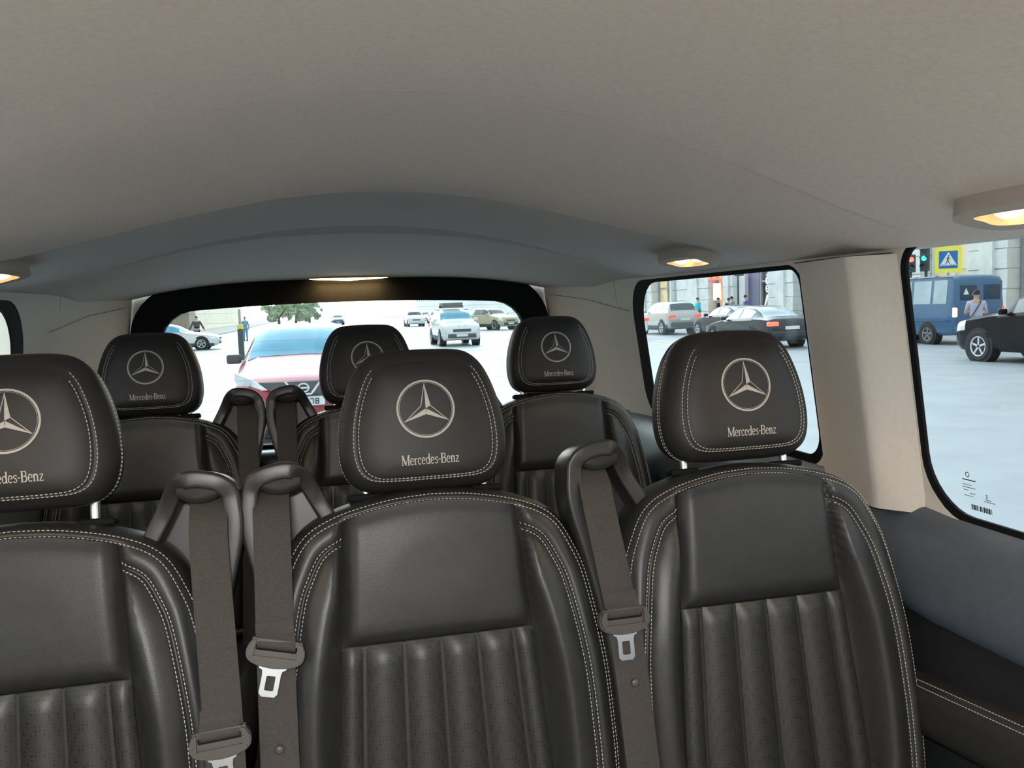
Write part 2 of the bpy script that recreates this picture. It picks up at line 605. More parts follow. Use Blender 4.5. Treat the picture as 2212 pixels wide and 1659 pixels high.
# ------------------------------------------------------------------ lamps
def side_lamp(x, y, sgn, label, power, size=1.0):
    z = ceil_z(x - CX, y)
    # local slope of the roof lining
    dz = (ceil_z(x - CX + .02, y) - ceil_z(x - CX - .02, y)) / .04
    root = empty('reading_lamp', (x, y, z))
    root.rotation_euler = (0, -math.atan(dz), 0)
    L_, W_ = .105 * size, .037 * size
    h = MB()
    outer = [(p.x, p.y) for p in catmull([(-W_, -L_ * .6, 0), (-W_ * .95, L_ * .6, 0), (-W_ * .5, L_ * .95, 0), (0, L_, 0), (W_ * .6, L_ * .9, 0), (W_, L_ * .55, 0), (W_, -L_ * .55, 0), (W_ * .6, -L_ * .9, 0), (0, -L_, 0), (-W_ * .5, -L_ * .95, 0)], 5, True)]
    hole = [(p.x, p.y) for p in catmull([(-.018 * size, -.060 * size, 0), (-.018 * size, .060 * size, 0), (.0, .070 * size, 0), (.020 * size, .056 * size, 0), (.020 * size, -.056 * size, 0), (.0, -.070 * size, 0)], 5, True)]
    if sgn < 0:
        outer = [(-a, b) for a, b in outer]
        hole = [(-a, b) for a, b in hole]
    h.plate(outer, [hole], lambda a, b, t: (a * (1 + .10 * (t > -.01)), b * (1 + .05 * (t > -.01)), t), -.019, .012)
    ho = h.build('housing', 'lamp_housing', root, auto=35)
    rc = MB()
    rc.plate(hole, [], lambda a, b, t: (a, b, t), -.004, -.002)
    rc.build('recess', 'lamp_recess', root)
    ln = MB()
    for sy in (-1, 1):
        e = MB()
        prof = []
        nseg = 9
        for i in range(nseg + 1):
            a = math.pi / 2 * i / nseg
            prof.append((math.cos(a), math.sin(a)))
        vs, fs = [], []
        for r_, hh in prof:
            for k in range(18):
                an = 2 * math.pi * k / 18
                vs.append((sgn * .001 + .0165 * size * r_ * math.cos(an), sy * .040 * size + .019 * size * r_ * math.sin(an), -.004 - .014 * hh))
        for i in range(nseg):
            for k in range(18):
                fs.append((i * 18 + k, i * 18 + (k + 1) % 18, (i + 1) * 18 + (k + 1) % 18, (i + 1) * 18 + k))
        mesh_obj('lens', vs, fs, 'lamp_lens', root)
    bt = MB()
    bt.lathe([(.0001, -.0085), (.004, -.0085), (.005, -.006), (.005, -.002)], (0, .006, 0), 'z', 12)
    bt.build('switch', 'belt_plastic', root, smooth=True)
    ld = bpy.data.lights.new('reading_bulb', 'SPOT')
    ld.energy = power
    ld.color = (1.0, 0.60, 0.26)
    ld.spot_size = math.radians(140)
    ld.spot_blend = 0.6
    ld.shadow_soft_size = .02
    lo_ = bpy.data.objects.new('bulb', ld)
    lo_.location = (0, 0, -.026)
    link(lo_, root)
    tag(root, label, 'lamp', 'reading lamps along the roof edges')
    return root
side_lamp(CX + .640, 1.66, 1, 'beige reading lamp above the right rear quarter window, lit warm', 1.1)
side_lamp(CX + .640, .785, 1, 'large beige reading lamp at the right edge above the middle window, lit warm', 1.1)
side_lamp(CX - .644, 1.60, -1, 'reading lamp at the far left edge of the roof, half out of view, lit warm', 1.1)
side_lamp(CX - .640, .785, -1, 'reading lamp above the left middle window, outside the view', 1.1)

rl = empty('ceiling_lamp', (CX, 2.825, 1.7625))
h = MB()
outer = [(.132 * math.cos(a), .020 * math.sin(a)) for a in [2 * math.pi * k / 40 for k in range(40)]]
h.plate(outer, [], lambda a, b, t: (a, b - .6 * t * 0, t), .0, .010)
h.build('housing', 'lamp_housing', rl, auto=35)
vs, fs = [], []
for i in range(8):
    a = math.pi / 2 * i / 7
    for k in range(40):
        an = 2 * math.pi * k / 40
        vs.append((.125 * math.cos(a) ** .5 * math.cos(an), .018 * math.cos(a) * math.sin(an), -.0085 * math.sin(a) * (1 - .5 * abs(math.cos(an)))))
for i in range(7):
    for k in range(40):
        fs.append((i * 40 + k, i * 40 + (k + 1) % 40, (i + 1) * 40 + (k + 1) % 40, (i + 1) * 40 + k))
mesh_obj('lens', vs, fs, 'slit_lens', rl)
ld = bpy.data.lights.new('cargo_bulb', 'AREA')
ld.shape = 'RECTANGLE'
ld.size, ld.size_y = .20, .02
ld.energy = .5
ld.color = (1.0, .62, .26)
lo_ = bpy.data.objects.new('bulb', ld)
lo_.location = (0, -.01, -.014)
link(lo_, rl)
# unseen front dome lamp, added to brighten the roof lining
dl = empty('ceiling_lamp', (CX - .25, -.28, ceil_z(-.25, -.28) - .012))
h = MB()
h.plate(rrect(-.15, .15, -.07, .07, .03, 5), [rrect(-.125, .125, -.05, .05, .02, 5)], lambda a, b, t: (a, b, t), -.006, .02)
h.build('housing', 'lamp_housing', dl, auto=35)
h = MB()
h.plate(rrect(-.13, .13, -.055, .055, .02, 5), [], lambda a, b, t: (a, b, t), .004, .010)
h.build('lens', 'lamp_recess', dl)
ld = bpy.data.lights.new('dome_fill', 'AREA')
ld.shape = 'RECTANGLE'
ld.size, ld.size_y = .24, .10
ld.energy = 23.0
ld.color = (1.0, .965, .92)
lo_ = bpy.data.objects.new('bulb', ld)
lo_.location = (0, 0, -.010)
link(lo_, dl)
tag(dl, 'unseen wide dome lamp added behind the viewpoint to brighten the roof lining', 'lamp')
tag(rl, 'glowing narrow amber ceiling lamp above the rear window', 'lamp')
# ------------------------------------------------------------------ seats
REC = math.radians(11)
SR, CR = math.sin(REC), math.cos(REC)
SO = 1.513 - FLOOR
def LW(u, v, w):
    return Vector((u, v * SR - w * CR, SO + v * CR + w * SR))
def obj_uvw(name, verts, faces, material, parent, smooth=True, auto=None):
    return mesh_obj(name, [LW(*v) for v in verts], faces, material, parent, smooth, auto=auto)

half = [(.0, -.66), (.12, -.66), (.212, -.655), (.236, -.60), (.2420, -.52), (.2415, -.45), (.2365, -.36), (.2195, -.255), (.203, -.205), (.176, -.1605), (.13, -.135), (.06, -.119), (0, -.1145)]
cr = catmull([(a, b, 0) for a, b in half], 10)
full = cr + [Vector((-p.x, p.y, 0)) for p in reversed(cr[1:-1])]
CONT = resample(full, .0055, True)
NB = len(CONT)
def normals2d(c):
    n = len(c)
    out = []
    for i in range(n):
        t = (c[(i + 1) % n] - c[(i - 1) % n]).normalized()
        out.append(Vector((t.y, -t.x, 0)))
    return out
CN = normals2d(CONT)
def ins_u(v):
    return interp([(-.70, .152), (-.5, .143), (-.31, .130), (-.13, .119), (-.1, .118)], v)
def top_v(u):
    return interp([(p.x, p.y) for p in sorted([q for q in CONT if q.y > -.25 and abs(q.x) < .2], key=lambda q: q.x)], u)
SEAM_V = -.312

def body_point(i, mode, val, w):
    p = CONT[i]
    if mode == 'n':
        q = p - CN[i] * val
    else:
        q = p - CN[i] * .05
        c = Vector((0, -.40, 0))
        q = c + (q - c) * (1 - val)
    bulge = .018 * sstep(-.14, -.36, q.y) * sstep(.10, .15, abs(q.x))
    if mode == 'n':
        ww = w + bulge * sstep(-.002, .03, val)
    else:
        ww = w + bulge * (1 - sstep(.10, .27, val))
    if w > -.013:
        e1 = 1 - sstep(ins_u(q.y) - .001, ins_u(q.y) + .012, abs(q.x))
        e2 = sstep(.009, .016, top_v(q.x) - q.y)
        e = e1 * e2
        ww = ww * (1 - e) + min(ww, -.013) * e
    return (q.x, q.y, ww)
RINGS = [('s', .97, -.118), ('s', .5, -.118), ('n', .05, -.118), ('n', .03, -.116), ('n', .012, -.108), ('n', .0, -.094), ('n', -.004, -.078), ('n', -.006, -.055), ('n', -.005, -.032), ('n', -.002, -.018), ('n', .001, -.010), ('n', .005, -.004), ('n', .010, 0), ('n', .016, .003),
         ('n', .022, .0045), ('n', .028, .0040), ('n', .033, .0015), ('n', .0355, -.0015), ('n', .0375, -.0045), ('n', .0395, -.0015), ('n', .042, .0015), ('n', .046, .005), ('n', .05, .0075)] + \
        [('s', .03 * k, .0075 + .006 * math.sin(math.pi * min(1, k / 7)) - .012 * sstep(4, 9, k)) for k in range(1, 11)] + [('s', .45, -.02), ('s', .97, -.02)]
bv, bf = [], []
for md, vl, w in RINGS:
    for i in range(NB):
        bv.append(body_point(i, md, vl, w))
for r in range(len(RINGS) - 1):
    for i in range(NB):
        bf.append((r * NB + i, r * NB + (i + 1) % NB, (r + 1) * NB + (i + 1) % NB, (r + 1) * NB + i))
bf.append(tuple(range(NB)))
bf.append(tuple(range((len(RINGS) - 1) * NB, len(RINGS) * NB)))
BODY_BVH = BVHTree.FromPolygons([Vector(v) for v in bv], bf[:-2])

def stitches(bvh, pts, length=.0040, gap=.0015, hw=.00052, hh=.0007, snap=True, nrm=None):
    """separate little thread dashes laid along a path on a surface (all in u, v, w)"""
    pts = resample(pts, length + gap)
    V_, F_ = [], []
    for a, b in zip(pts, pts[1:]):
        c = a.lerp(b, .5)
        t = (b - a)
        if t.length < 1e-6:
            continue
        t.normalize()
        n = Vector((0, 0, 1)) if nrm is None else nrm
        if snap:
            if snap == 'ray':
                co, no, ix, ds = bvh.ray_cast(Vector((c.x, c.y, .2)), Vector((0, 0, -1)))
                ds = 0
            else:
                co, no, ix, ds = bvh.find_nearest(c)
            if co is None or ds > .03:
                continue
            c = co
            n = no if no.dot(Vector((c.x, c.y + .05, .12))) > 0 or True else -no
            if abs(no.z) > .05 and no.z < 0:
                n = -no
            elif abs(no.z) <= .05 and no.dot(c - Vector((0, -.3 if c.y < -.12 else 0, c.z))) < 0:
                n = -no
        t = (t - n * t.dot(n)).normalized()
        s_ = n.cross(t)
        k = len(V_)
        for (x, y, z) in ((-1, -1, -.6), (1, -1, -.6), (1, 1, -.6), (-1, 1, -.6), (-.75, -.7, 1), (.75, -.7, 1), (.75, .7, 1), (-.75, .7, 1)):
            V_.append(c + t * (x * length / 2) + s_ * (y * hw) + n * (z * hh))
        F_ += [(k, k + 3, k + 2, k + 1), (k + 4, k + 5, k + 6, k + 7), (k, k + 1, k + 5, k + 4), (k + 1, k + 2, k + 6, k + 5), (k + 2, k + 3, k + 7, k + 6), (k + 3, k, k + 4, k + 7)]
    return V_, F_

def cont_path(inset, w, cond):
    pts = []
    runs = []
    # start from the bottom middle so that the path is continuous over the top
    for i in range(NB):
        p = CONT[i] - CN[i] * inset
        q = Vector((p.x, p.y, w))
        if cond(q):
            pts.append(q)
        elif pts:
            runs.append(pts)
            pts = []
    if pts:
        runs.append(pts)
    return [r for r in runs if len(r) > 3]

# headrest
hhalf = [(0, -.106), (.05, -.1058), (.082, -.103), (.101, -.092), (.1105, -.073), (.1135, -.045), (.110, -.008), (.100, .030), (.086, .060), (.068, .077), (.045, .0825), (0, .084)]
hc = catmull([(a, b, 0) for a, b in hhalf], 8)
hfull = hc + [Vector((-p.x, p.y, 0)) for p in reversed(hc[1:-1])]
HC = resample(hfull, .005, True)
NH = len(HC)
HCN = normals2d(HC)
def head_point(i, d, w):
    p = HC[i]
    if d == .0160 and p.y > .04:
        w = -.0054
    if d <= .006:
        return ((p - HCN[i] * d).x, (p - HCN[i] * d).y, w)
    q = p - HCN[i] * .006
    k = 1 - (d - .006) / .105
    kv = k if q.y > -.012 else 1 - (d - .006) * .55 / .105
    return (q.x * k, -.012 + (q.y + .012) * kv, w)
HR = [(.10, -.108), (.07, -.108), (.04, -.106), (.022, -.101), (.008, -.092), (.0, -.080), (-.0055, -.064), (-.0065, -.056), (-.0058, -.0485), (-.0066, -.041), (-.0055, -.031), (-.0025, -.0225), (.002, -.016), (.0065, -.0112), (.011, -.0078), (.0145, -.0060), (.0160, -.0066), (.0175, -.0048), (.020, -.0030), (.025, -.0004), (.033, .0028), (.045, .0056), (.06, .0076), (.08, .0090), (.104, .0096)]
HR = [(d, w if w > -.03 else -.03 + (w + .03) * 1.28) for d, w in HR]
hv, hf = [], []
for d, w in HR:
    for i in range(NH):
        hv.append(head_point(i, d, w))
for r in range(len(HR) - 1):
    for i in range(NH):
        hf.append((r * NH + i, r * NH + (i + 1) % NH, (r + 1) * NH + (i + 1) % NH, (r + 1) * NH + i))
hf.append(tuple(range(NH)))
hf.append(tuple(range((len(HR) - 1) * NH, len(HR) * NH)))
HEAD_BVH = BVHTree.FromPolygons([Vector(v) for v in hv], hf)
def drape(u, v, lift=.0007):
    hit = HEAD_BVH.ray_cast(Vector((u, v, .2)), Vector((0, 0, -1)))
    return (u, v, (hit[0].z if hit[0] else 0) + lift)

class Flat:
    """flat embroidery shapes draped over the headrest front"""
    def __init__(s):
        s.v, s.f = [], []
    def strip(s, pts, width, closed=False, lift=.0007):
        pts = [Vector((p[0], p[1], 0)) for p in pts]
        n = len(pts)
        k = len(s.v)
        for i in range(n):
            a = pts[(i - 1) % n] if closed or i > 0 else pts[i]
            b = pts[(i + 1) % n] if closed or i < n - 1 else pts[i]
            t = (b - a)
            t = t.normalized() if t.length > 1e-9 else Vector((1, 0, 0))
            nn = Vector((-t.y, t.x, 0)) * width / 2
            for q in (pts[i] + nn, pts[i] - nn):
                s.v.append(drape(q.x, q.y, lift))
        for i in range(n if closed else n - 1):
            j = (i + 1) % n
            s.f.append((k + 2 * i, k + 2 * i + 1, k + 2 * j + 1, k + 2 * j))
    def tri(s, a, b, c, n=6):
        k = len(s.v)
        idx = {}
        for i in range(n + 1):
            for j in range(n + 1 - i):
                p = Vector((*a, 0)) * (1 - (i + j) / n) + Vector((*b, 0)) * (i / n) + Vector((*c, 0)) * (j / n)
                idx[i, j] = len(s.v)
                s.v.append(drape(p.x, p.y))
        for i in range(n):
            for j in range(n - i):
                s.f.append((idx[i, j], idx[i + 1, j], idx[i, j + 1]))
                if i + j < n - 1:
                    s.f.append((idx[i + 1, j], idx[i + 1, j + 1], idx[i, j + 1]))

def pol(r, a):
    return (r * math.cos(math.radians(a)), r * math.sin(math.radians(a)))
emb = Flat()
ring = [pol(.0392, 360 * k / 72) for k in range(72)]
emb.strip(ring, .0026, True)
for k in range(90):
    emb.strip([pol(.0366, 4 * k), pol(.0366, 4 * k + 1.3), pol(.0366, 4 * k + 2.6)], .0007)
RS, RI_ = .0352, .0078
for th, cw in ((90, 1), (-30, 1), (210, -1)):
    T = pol(RS, th)
    I1, I2 = pol(RI_, th - 60 * cw), pol(RI_, th + 60 * cw)
    O = pol(.0006, th)
    emb.tri(T, I1, O)
    def sub(a, b, n=10):
        return [(a[0] + (b[0] - a[0]) * i / n, a[1] + (b[1] - a[1]) * i / n) for i in range(n + 1)]
    emb.strip(sub(T, I2), .0010)
    emb.strip(sub(T, O), .0006)

# lettering, drawn as pen strokes: (points, width); cap height 1, x-height .68
def arcp(cx, cy, rx, ry, a0, a1, n=14):
    return [(cx + rx * math.cos(math.radians(a0 + (a1 - a0) * i / n)), cy + ry * math.sin(math.radians(a0 + (a1 - a0) * i / n))) for i in range(n + 1)]
GL = {
 'M': (1.02, [([(.13, 0), (.13, .98)], .06), ([(.15, .98), (.50, .03)], .14), ([(.50, .03), (.84, .98)], .06), ([(.87, 0), (.87, .98)], .14), ([(0, .03), (.26, .03)], .06), ([(.70, .03), (1.04, .03)], .06), ([(0, .97), (.2, .97)], .06), ([(.80, .97), (1.04, .97)], .06)]),
 'e': (.52, [([(.07, .37), (.44, .37)], .06), (arcp(.26, .34, .19, .32, 8, 315), .095)]),
 'r': (.42, [([(.12, .03), (.12, .64)], .12), ([(.12, .46), (.20, .58), (.30, .64), (.40, .62)], .09), ([(.0, .03), (.27, .03)], .06), ([(.0, .64), (.14, .64)], .06)]),
 'c': (.47, [(arcp(.25, .34, .19, .32, 45, 318), .095), ([(.37, .56), (.40, .50)], .10)]),
 'd': (.58, [(arcp(.25, .33, .185, .31, 0, 360, 20), .085), ([(.45, .03), (.45, 1.0)], .12), ([(.30, 1.0), (.47, 1.0)], .06), ([(.44, .03), (.57, .03)], .06)]),
 's': (.44, [([(.38, .55), (.30, .64), (.19, .65), (.08, .57), (.09, .46), (.22, .37), (.34, .28), (.37, .17), (.29, .05), (.16, .03), (.05, .12)], .09)]),
 '-': (.32, [([(.02, .40), (.30, .40)], .09)]),
 'B': (.70, [([(.14, .0), (.14, 1.0)], .14), ([(.0, .03), (.40, .03)], .06), ([(.0, .97), (.38, .97)], .06), (arcp(.36, .75, .19, .22, 90, -90, 10), .10), ([(.14, .53), (.38, .53)], .06), (arcp(.38, .28, .23, .25, 90, -90, 10), .11)]),
 'n': (.60, [([(.12, .03), (.12, .64)], .12), ([(.12, .48), (.22, .61), (.33, .64), (.43, .56), (.45, .42), (.45, .03)], .11), ([(.0, .03), (.25, .03)], .06), ([(.34, .03), (.58, .03)], .06), ([(.0, .64), (.14, .64)], .06)]),
 'z': (.48, [([(.06, .62), (.40, .62)], .08), ([(.39, .60), (.06, .05)], .09), ([(.05, .04), (.42, .04)], .08), ([(.42, .03), (.44, .14)], .05)]),
}
txt = Flat()
word = 'Mercedes-Benz'
tot = sum(GL[c][0] for c in word)
TW, CAP = .0800, .0138
sx = TW / tot
pen = -TW / 2 + .002
for c in word:
    adv, strokes = GL[c]
    for pts, wd in strokes:
        P = [(pen + p[0] * sx, -.0765 + p[1] * CAP) for p in pts]
        if len(P) == 2:
            P = [P[0], ((P[0][0] + P[1][0]) / 2, (P[0][1] + P[1][1]) / 2), P[1]]
        txt.strip(P, wd * (sx + CAP) / 2 * 1.0)
    pen += adv * sx

def seat_meshes():
    """build the first seat; returns its root"""
    root = empty('passenger_seat')
    back = obj_uvw('backrest', bv, bf, 'leather', root)
    # upper insert
    nu, nv = 34, 30
    vs = []
    for i in range(nu):
        a = -1 + 2 * i / (nu - 1)
        for j in range(nv):
            b = j / (nv - 1)
            u = 0
            v0 = SEAM_V
            uu_ = a * (ins_u(SEAM_V + (-.125 - SEAM_V) * b) + .0015)
            v1 = top_v(uu_) - .0115
            v = v0 + (v1 - v0) * b
            ed = min(1, (1 - abs(a)) / .16)
            eb = min(1, b / .14)
            et = min(1, (1 - b) / .12)
            r1 = math.sin(ed * math.pi / 2) ** .8
            r2 = math.sin(eb * math.pi / 2) ** .8
            w = -.0095 + .0165 * r1 * r2 + (.004 * (1 - math.sin(et * math.pi / 2)) * r1) + .004 * (1 - a * a) * math.sin(math.pi * b)
            w = min(w, .010)
            vs.append((uu_, v, w))
    obj_uvw('insert_panel', vs, grid_faces(nu, nv), 'leather', back)
    # pleated lower insert
    cuts = [0, .112, .315, .508, .700, .892, 1.0]
    V0 = -.655
    vs = []
    for i in range(13):
        a = -1 + 2 * i / 12
        for j in range(20):
            v = SEAM_V - .002 + (V0 - SEAM_V) * j / 19
            vs.append((a * (ins_u(v) + .0005), v, -.0075))
    obj_uvw('pleat_backing', vs, grid_faces(13, 20), 'leather', back)
    dv, df = [], []
    for k in range(6):
        f0, f1 = cuts[k], cuts[k + 1]
        nu, nv = 11, 26
        vs = []
        for i in range(nu):
            s_ = i / (nu - 1)
            for j in range(nv):
                t = j / (nv - 1)
                v = SEAM_V - .001 + (V0 - SEAM_V) * t
                iu = ins_u(v) + .001
                gapL = .0026 if k > 0 else 0
                gapR = .0026 if k < 5 else 0
                ua = -iu + 2 * iu * f0 + gapL
                ub = -iu + 2 * iu * f1 - gapR
                prof = max(0, math.sin(math.pi * (.04 + .92 * s_))) ** .65
                amp = .0125 if 0 < k < 5 else .010
                wt = min(1, t / .05)
                w = -.0095 + amp * prof * (.35 + .65 * math.sin(wt * math.pi / 2))
                vs.append((ua + (ub - ua) * s_, v, w))
        obj_uvw('pleat', vs, grid_faces(nu, nv), 'leather_perforated', back)
    for k in range(1, 6):
        for off in (-.0021, .0021):
            path = []
            for j in range(24):
                v = SEAM_V - .004 + (V0 - SEAM_V) * j / 23
                iu = ins_u(v) + .001
                path.append(Vector((-iu + 2 * iu * cuts[k] + off, v, -.0072)))
            a, b = stitches(None, path, .0036, .0016, .0006, .0008, snap=False)
            n = len(dv)
            dv += a
            df += [tuple(x + n for x in f) for f in b]
    stuff(obj_uvw('dark_stitching', dv, df, 'dark_thread', back, smooth=False))
    tv, tf = [], []
    def addst(path):
        a, b = stitches(BODY_BVH, path, snap='ray')
        n = len(tv)
        tv.extend(a)
        tf.extend([tuple(x + n for x in f) for f in b])
    for ins, w in ((.0035, -.006), (.0105, .001)):
        for run in cont_path(ins, w, lambda q: q.y > -.63):
            addst(run)
    for ins in (.0335, .0415):
        for run in cont_path(ins, .03, lambda q: q.y > -.60 and abs(q.x) > ins_u(q.y) + .0005):
            addst(run)
    stuff(obj_uvw('seam_stitching', tv, tf, 'thread', back, smooth=False))
    # headrest
    head = obj_uvw('headrest', hv, hf, 'headrest_leather', root)
    sv, sf = [], []
    for d, w in ((.0128, -.0066), (.0195, -.003), (-.0058, -.0500), (-.0058, -.0565)):
        path = [Vector(head_point(i, d, w)) for i in range(NH)]
        lo_i = min(range(NH), key=lambda i: (abs(path[i].x) > .004, path[i].y))
        path = path[lo_i:] + path[:lo_i + 1]
        if w > -.02:
            path = [p for p in path if p.y < (.060 if d < .015 else .050)]
            brk = max(range(len(path) - 1), key=lambda i: (path[i + 1] - path[i]).length)
            parts = [path[:brk + 1], path[brk + 1:]]
        else:
            parts = [path]
        for pth in parts:
            a, b = stitches(HEAD_BVH, pth)
            n = len(sv)
            sv += a
            sf += [tuple(x + n for x in f) for f in b]
    stuff(obj_uvw('headrest_stitching', sv, sf, 'thread', head, smooth=False))
    e_ = obj_uvw('star_emblem', emb.v, emb.f, 'embroidery', head, smooth=False)
    e_['label'] = 'embroidered three pointed star in a ring'
    t_ = obj_uvw('lettering', txt.v, txt.f, 'embroidery', head, smooth=False)
    t_['label'] = 'embroidered maker name below the star'
    # posts and their collars
    for s_ in (-1, 1):
        p = MB()
        p.tube([LW(s_ * .085, -.15, -.055), LW(s_ * .085, -.05, -.055)], .0062, 14)
        p.build('headrest_post', 'chrome', root, smooth=True, auto=40)
        p = MB()
        rot = Matrix.Rotation(-REC, 3, 'X')
        p.rbox(LW(s_ * .088, -.116, -.055), (.046, .026, .010), .003, rot)
        p.build('post_collar', 'black_frit', root, smooth=True, auto=40)
    # cushion, base
    c = MB()
    c.rbox((0, -.30, .30), (.47, .52, .15), .05)
    c.build('seat_cushion', 'leather', root, smooth=True)
    c = MB()
    c.rbox((0, -.18, .125), (.36, .46, .25), .03)
    c.build('seat_base', 'black_trim', root, smooth=True)
    return root

def belt_guide(root, sg, off=0.0):
    """plastic shoulder arch that lets the belt out; sg = side of the seat"""
    def P(u, v, w):
        return LW(sg * (u + off), v, w)
    path = catmull([(.148, -.155, 0), (.164, -.127, 0), (.181, -.094, 0), (.188, -.082, 0), (.198, -.0735, 0), (.212, -.0705, 0), (.232, -.0735, 0), (.246, -.079, 0), (.2545, -.088, 0), (.2585, -.103, 0), (.2590, -.15, 0), (.236, -.25, 0), (.216, -.38, 0), (.210, -.56, 0)], 5)
    # cross-section in (normal, w): soft rectangle
    sec = rrect(-.0115, .0115, -.066, .004, .0048, 4)
    vs, fs = [], []
    n = len(sec)
    for i, p in enumerate(path):
        t = (path[min(i + 1, len(path) - 1)] - path[max(i - 1, 0)]).normalized()
        nn = Vector((-t.y, t.x, 0))
        wf = .006 * sstep(-.10, -.064, p.y)
        back_ = -.030 * sstep(.205, .168, p.x)
        for a, b in sec:
            q = p + nn * a
            vs.append(P(q.x, q.y, b + (wf if b > -.03 else 0) + back_))
    for i in range(len(path) - 1):
        for k in range(n):
            fs.append((i * n + k, i * n + (k + 1) % n, (i + 1) * n + (k + 1) % n, (i + 1) * n + k))
    fs.append(tuple(range(n)))
    fs.append(tuple(range((len(path) - 1) * n, len(path) * n)))
    g = mesh_obj('belt_guide', vs, fs, 'guide_plastic', root)
    # panel that closes the arch, set back
    pan = MB()
    pan.plate([(.146, -.165), (.156, -.146), (.172, -.122), (.188, -.092), (.200, -.083), (.24, -.083), (.25, -.094), (.25, -.15), (.212, -.38), (.19, -.38), (.18, -.26)], [], lambda a, b, t: P(a, b, t), -.088, -.074)
    pan.build('guide_panel', 'guide_plastic', g)
    # curved lip over the belt slot
    vs = []
    for i in range(17):
        t = i / 16
        u = .192 + .056 * t
        low = -.090 - .013 * math.sin(math.pi * (.12 + .80 * t))
        for j, (v, w) in enumerate(((-.081, .004), ((-.081 + low) / 2, .002), (low + .002, -.004), (low, -.010), (low + .003, -.016))):
            vs.append(P(u, v, w))
    mesh_obj('slot_lip', vs, grid_faces(17, 5), 'guide_plastic', g)
    return g

seat0 = seat_meshes()
SEATS = [
    ('L', -.368, 1.170, FLOOR, .018, 1, 'black leather seat cut by the left frame edge, headrest raised on bright post'),
    ('C', .154, 1.185, FLOOR, .000, -1, 'black leather middle seat of the front row, nearest and fully in view'),
    ('R', .638, 1.175, FLOOR, .008, -1, 'black leather seat of the front row beside the right pillar and window'),
    ('rL', -.375, 2.170, FLOOR + .025, .000, 1, 'black leather seat at the left of the back row'),
    ('rC', .143, 2.170, FLOOR + .025, .000, -1, 'black leather middle seat of the back row, mostly hidden by a headrest'),
    ('rR', .632, 2.165, FLOOR + .025, .004, -1, 'black leather seat at the right of the back row by the rear corner panel'),
]
roots = {}
def place(o, x, y, z, lift):
    o.location = (x, y, z)
    for ch in [c for c in bpy.data.objects if c.parent == o]:
        if ch.name.startswith('headrest') and not ch.name.startswith('headrest_post'):
            ch.location = (0, SR * lift, CR * lift)
for i, (k, x, y, z, lift, sg, lab) in enumerate(SEATS):
    roots[k] = seat0 if i == 0 else dup(seat0)
for i, (k, x, y, z, lift, sg, lab) in enumerate(SEATS):
    o = roots[k]
    place(o, x, y, z, lift)
    tag(o, lab, 'seat', 'leather seats in two rows of three')
    belt_guide(o, sg, {'C': -.018, 'rC': -.020, 'R': .020, 'rL': -.006}.get(k, 0.002))

# folding armrest of the right front seat
ar = MB()
ar.rbox((.213 + .050, -.235, .538), (.085, .46, .085), .026, Matrix.Rotation(math.radians(-6), 3, 'X'))
aro = ar.build('armrest', 'leather', roots['R'], smooth=True)
arv, arf = [], []
abvh = BVHTree.FromPolygons([Vector(v) for v in ar.v], ar.f)
for xo in (.230, .239, .298):
    pts = []
    for j in range(40):
        y = -.44 + .40 * j / 39
        hit = abvh.ray_cast(Vector((xo, y, 1.0)), Vector((0, 0, -1)))
        if hit[0]:
            pts.append(hit[0])
    a, b = stitches(abvh, pts)
    n = len(arv)
    arv += a
    arf += [tuple(q + n for q in f) for f in b]
stuff(mesh_obj('armrest_stitching', arv, arf, 'thread', aro, smooth=False))

# ------------------------------------------------------------------ seat belts
def ribbon(path, width, th, fn, sg):
    """path: (u, v, w) centre line, edges spread in u"""
    path = resample(catmull(path, 6), .012)
    vs, fs = [], []
    for i, p in enumerate(path):
        t = (path[min(i + 1, len(path) - 1)] - path[max(i - 1, 0)]).normalized()
        nn = Vector((0, t.z, -t.y))
        nn = nn.normalized() if nn.length > 1e-6 else Vector((0, 0, 1))
        if nn.z < 0:
            nn = -nn
        for a in (-.5, -.46, .46, .5):
            for b in (-.5, .5):
                vs.append(fn(p.x + a * width, p.y + nn.y * b * th, p.z + nn.z * b * th * (1 if abs(a) < .5 else .4)))
    n = 8
    order = [0, 2, 4, 6, 7, 5, 3, 1]
    for i in range(len(path) - 1):
        for k in range(n):
            a, b = order[k], order[(k + 1) % n]
            fs.append((i * n + a, i * n + b, (i + 1) * n + b, (i + 1) * n + a))
    fs.append(tuple(order))
    fs.append(tuple((len(path) - 1) * n + k for k in order))
    return vs, fs

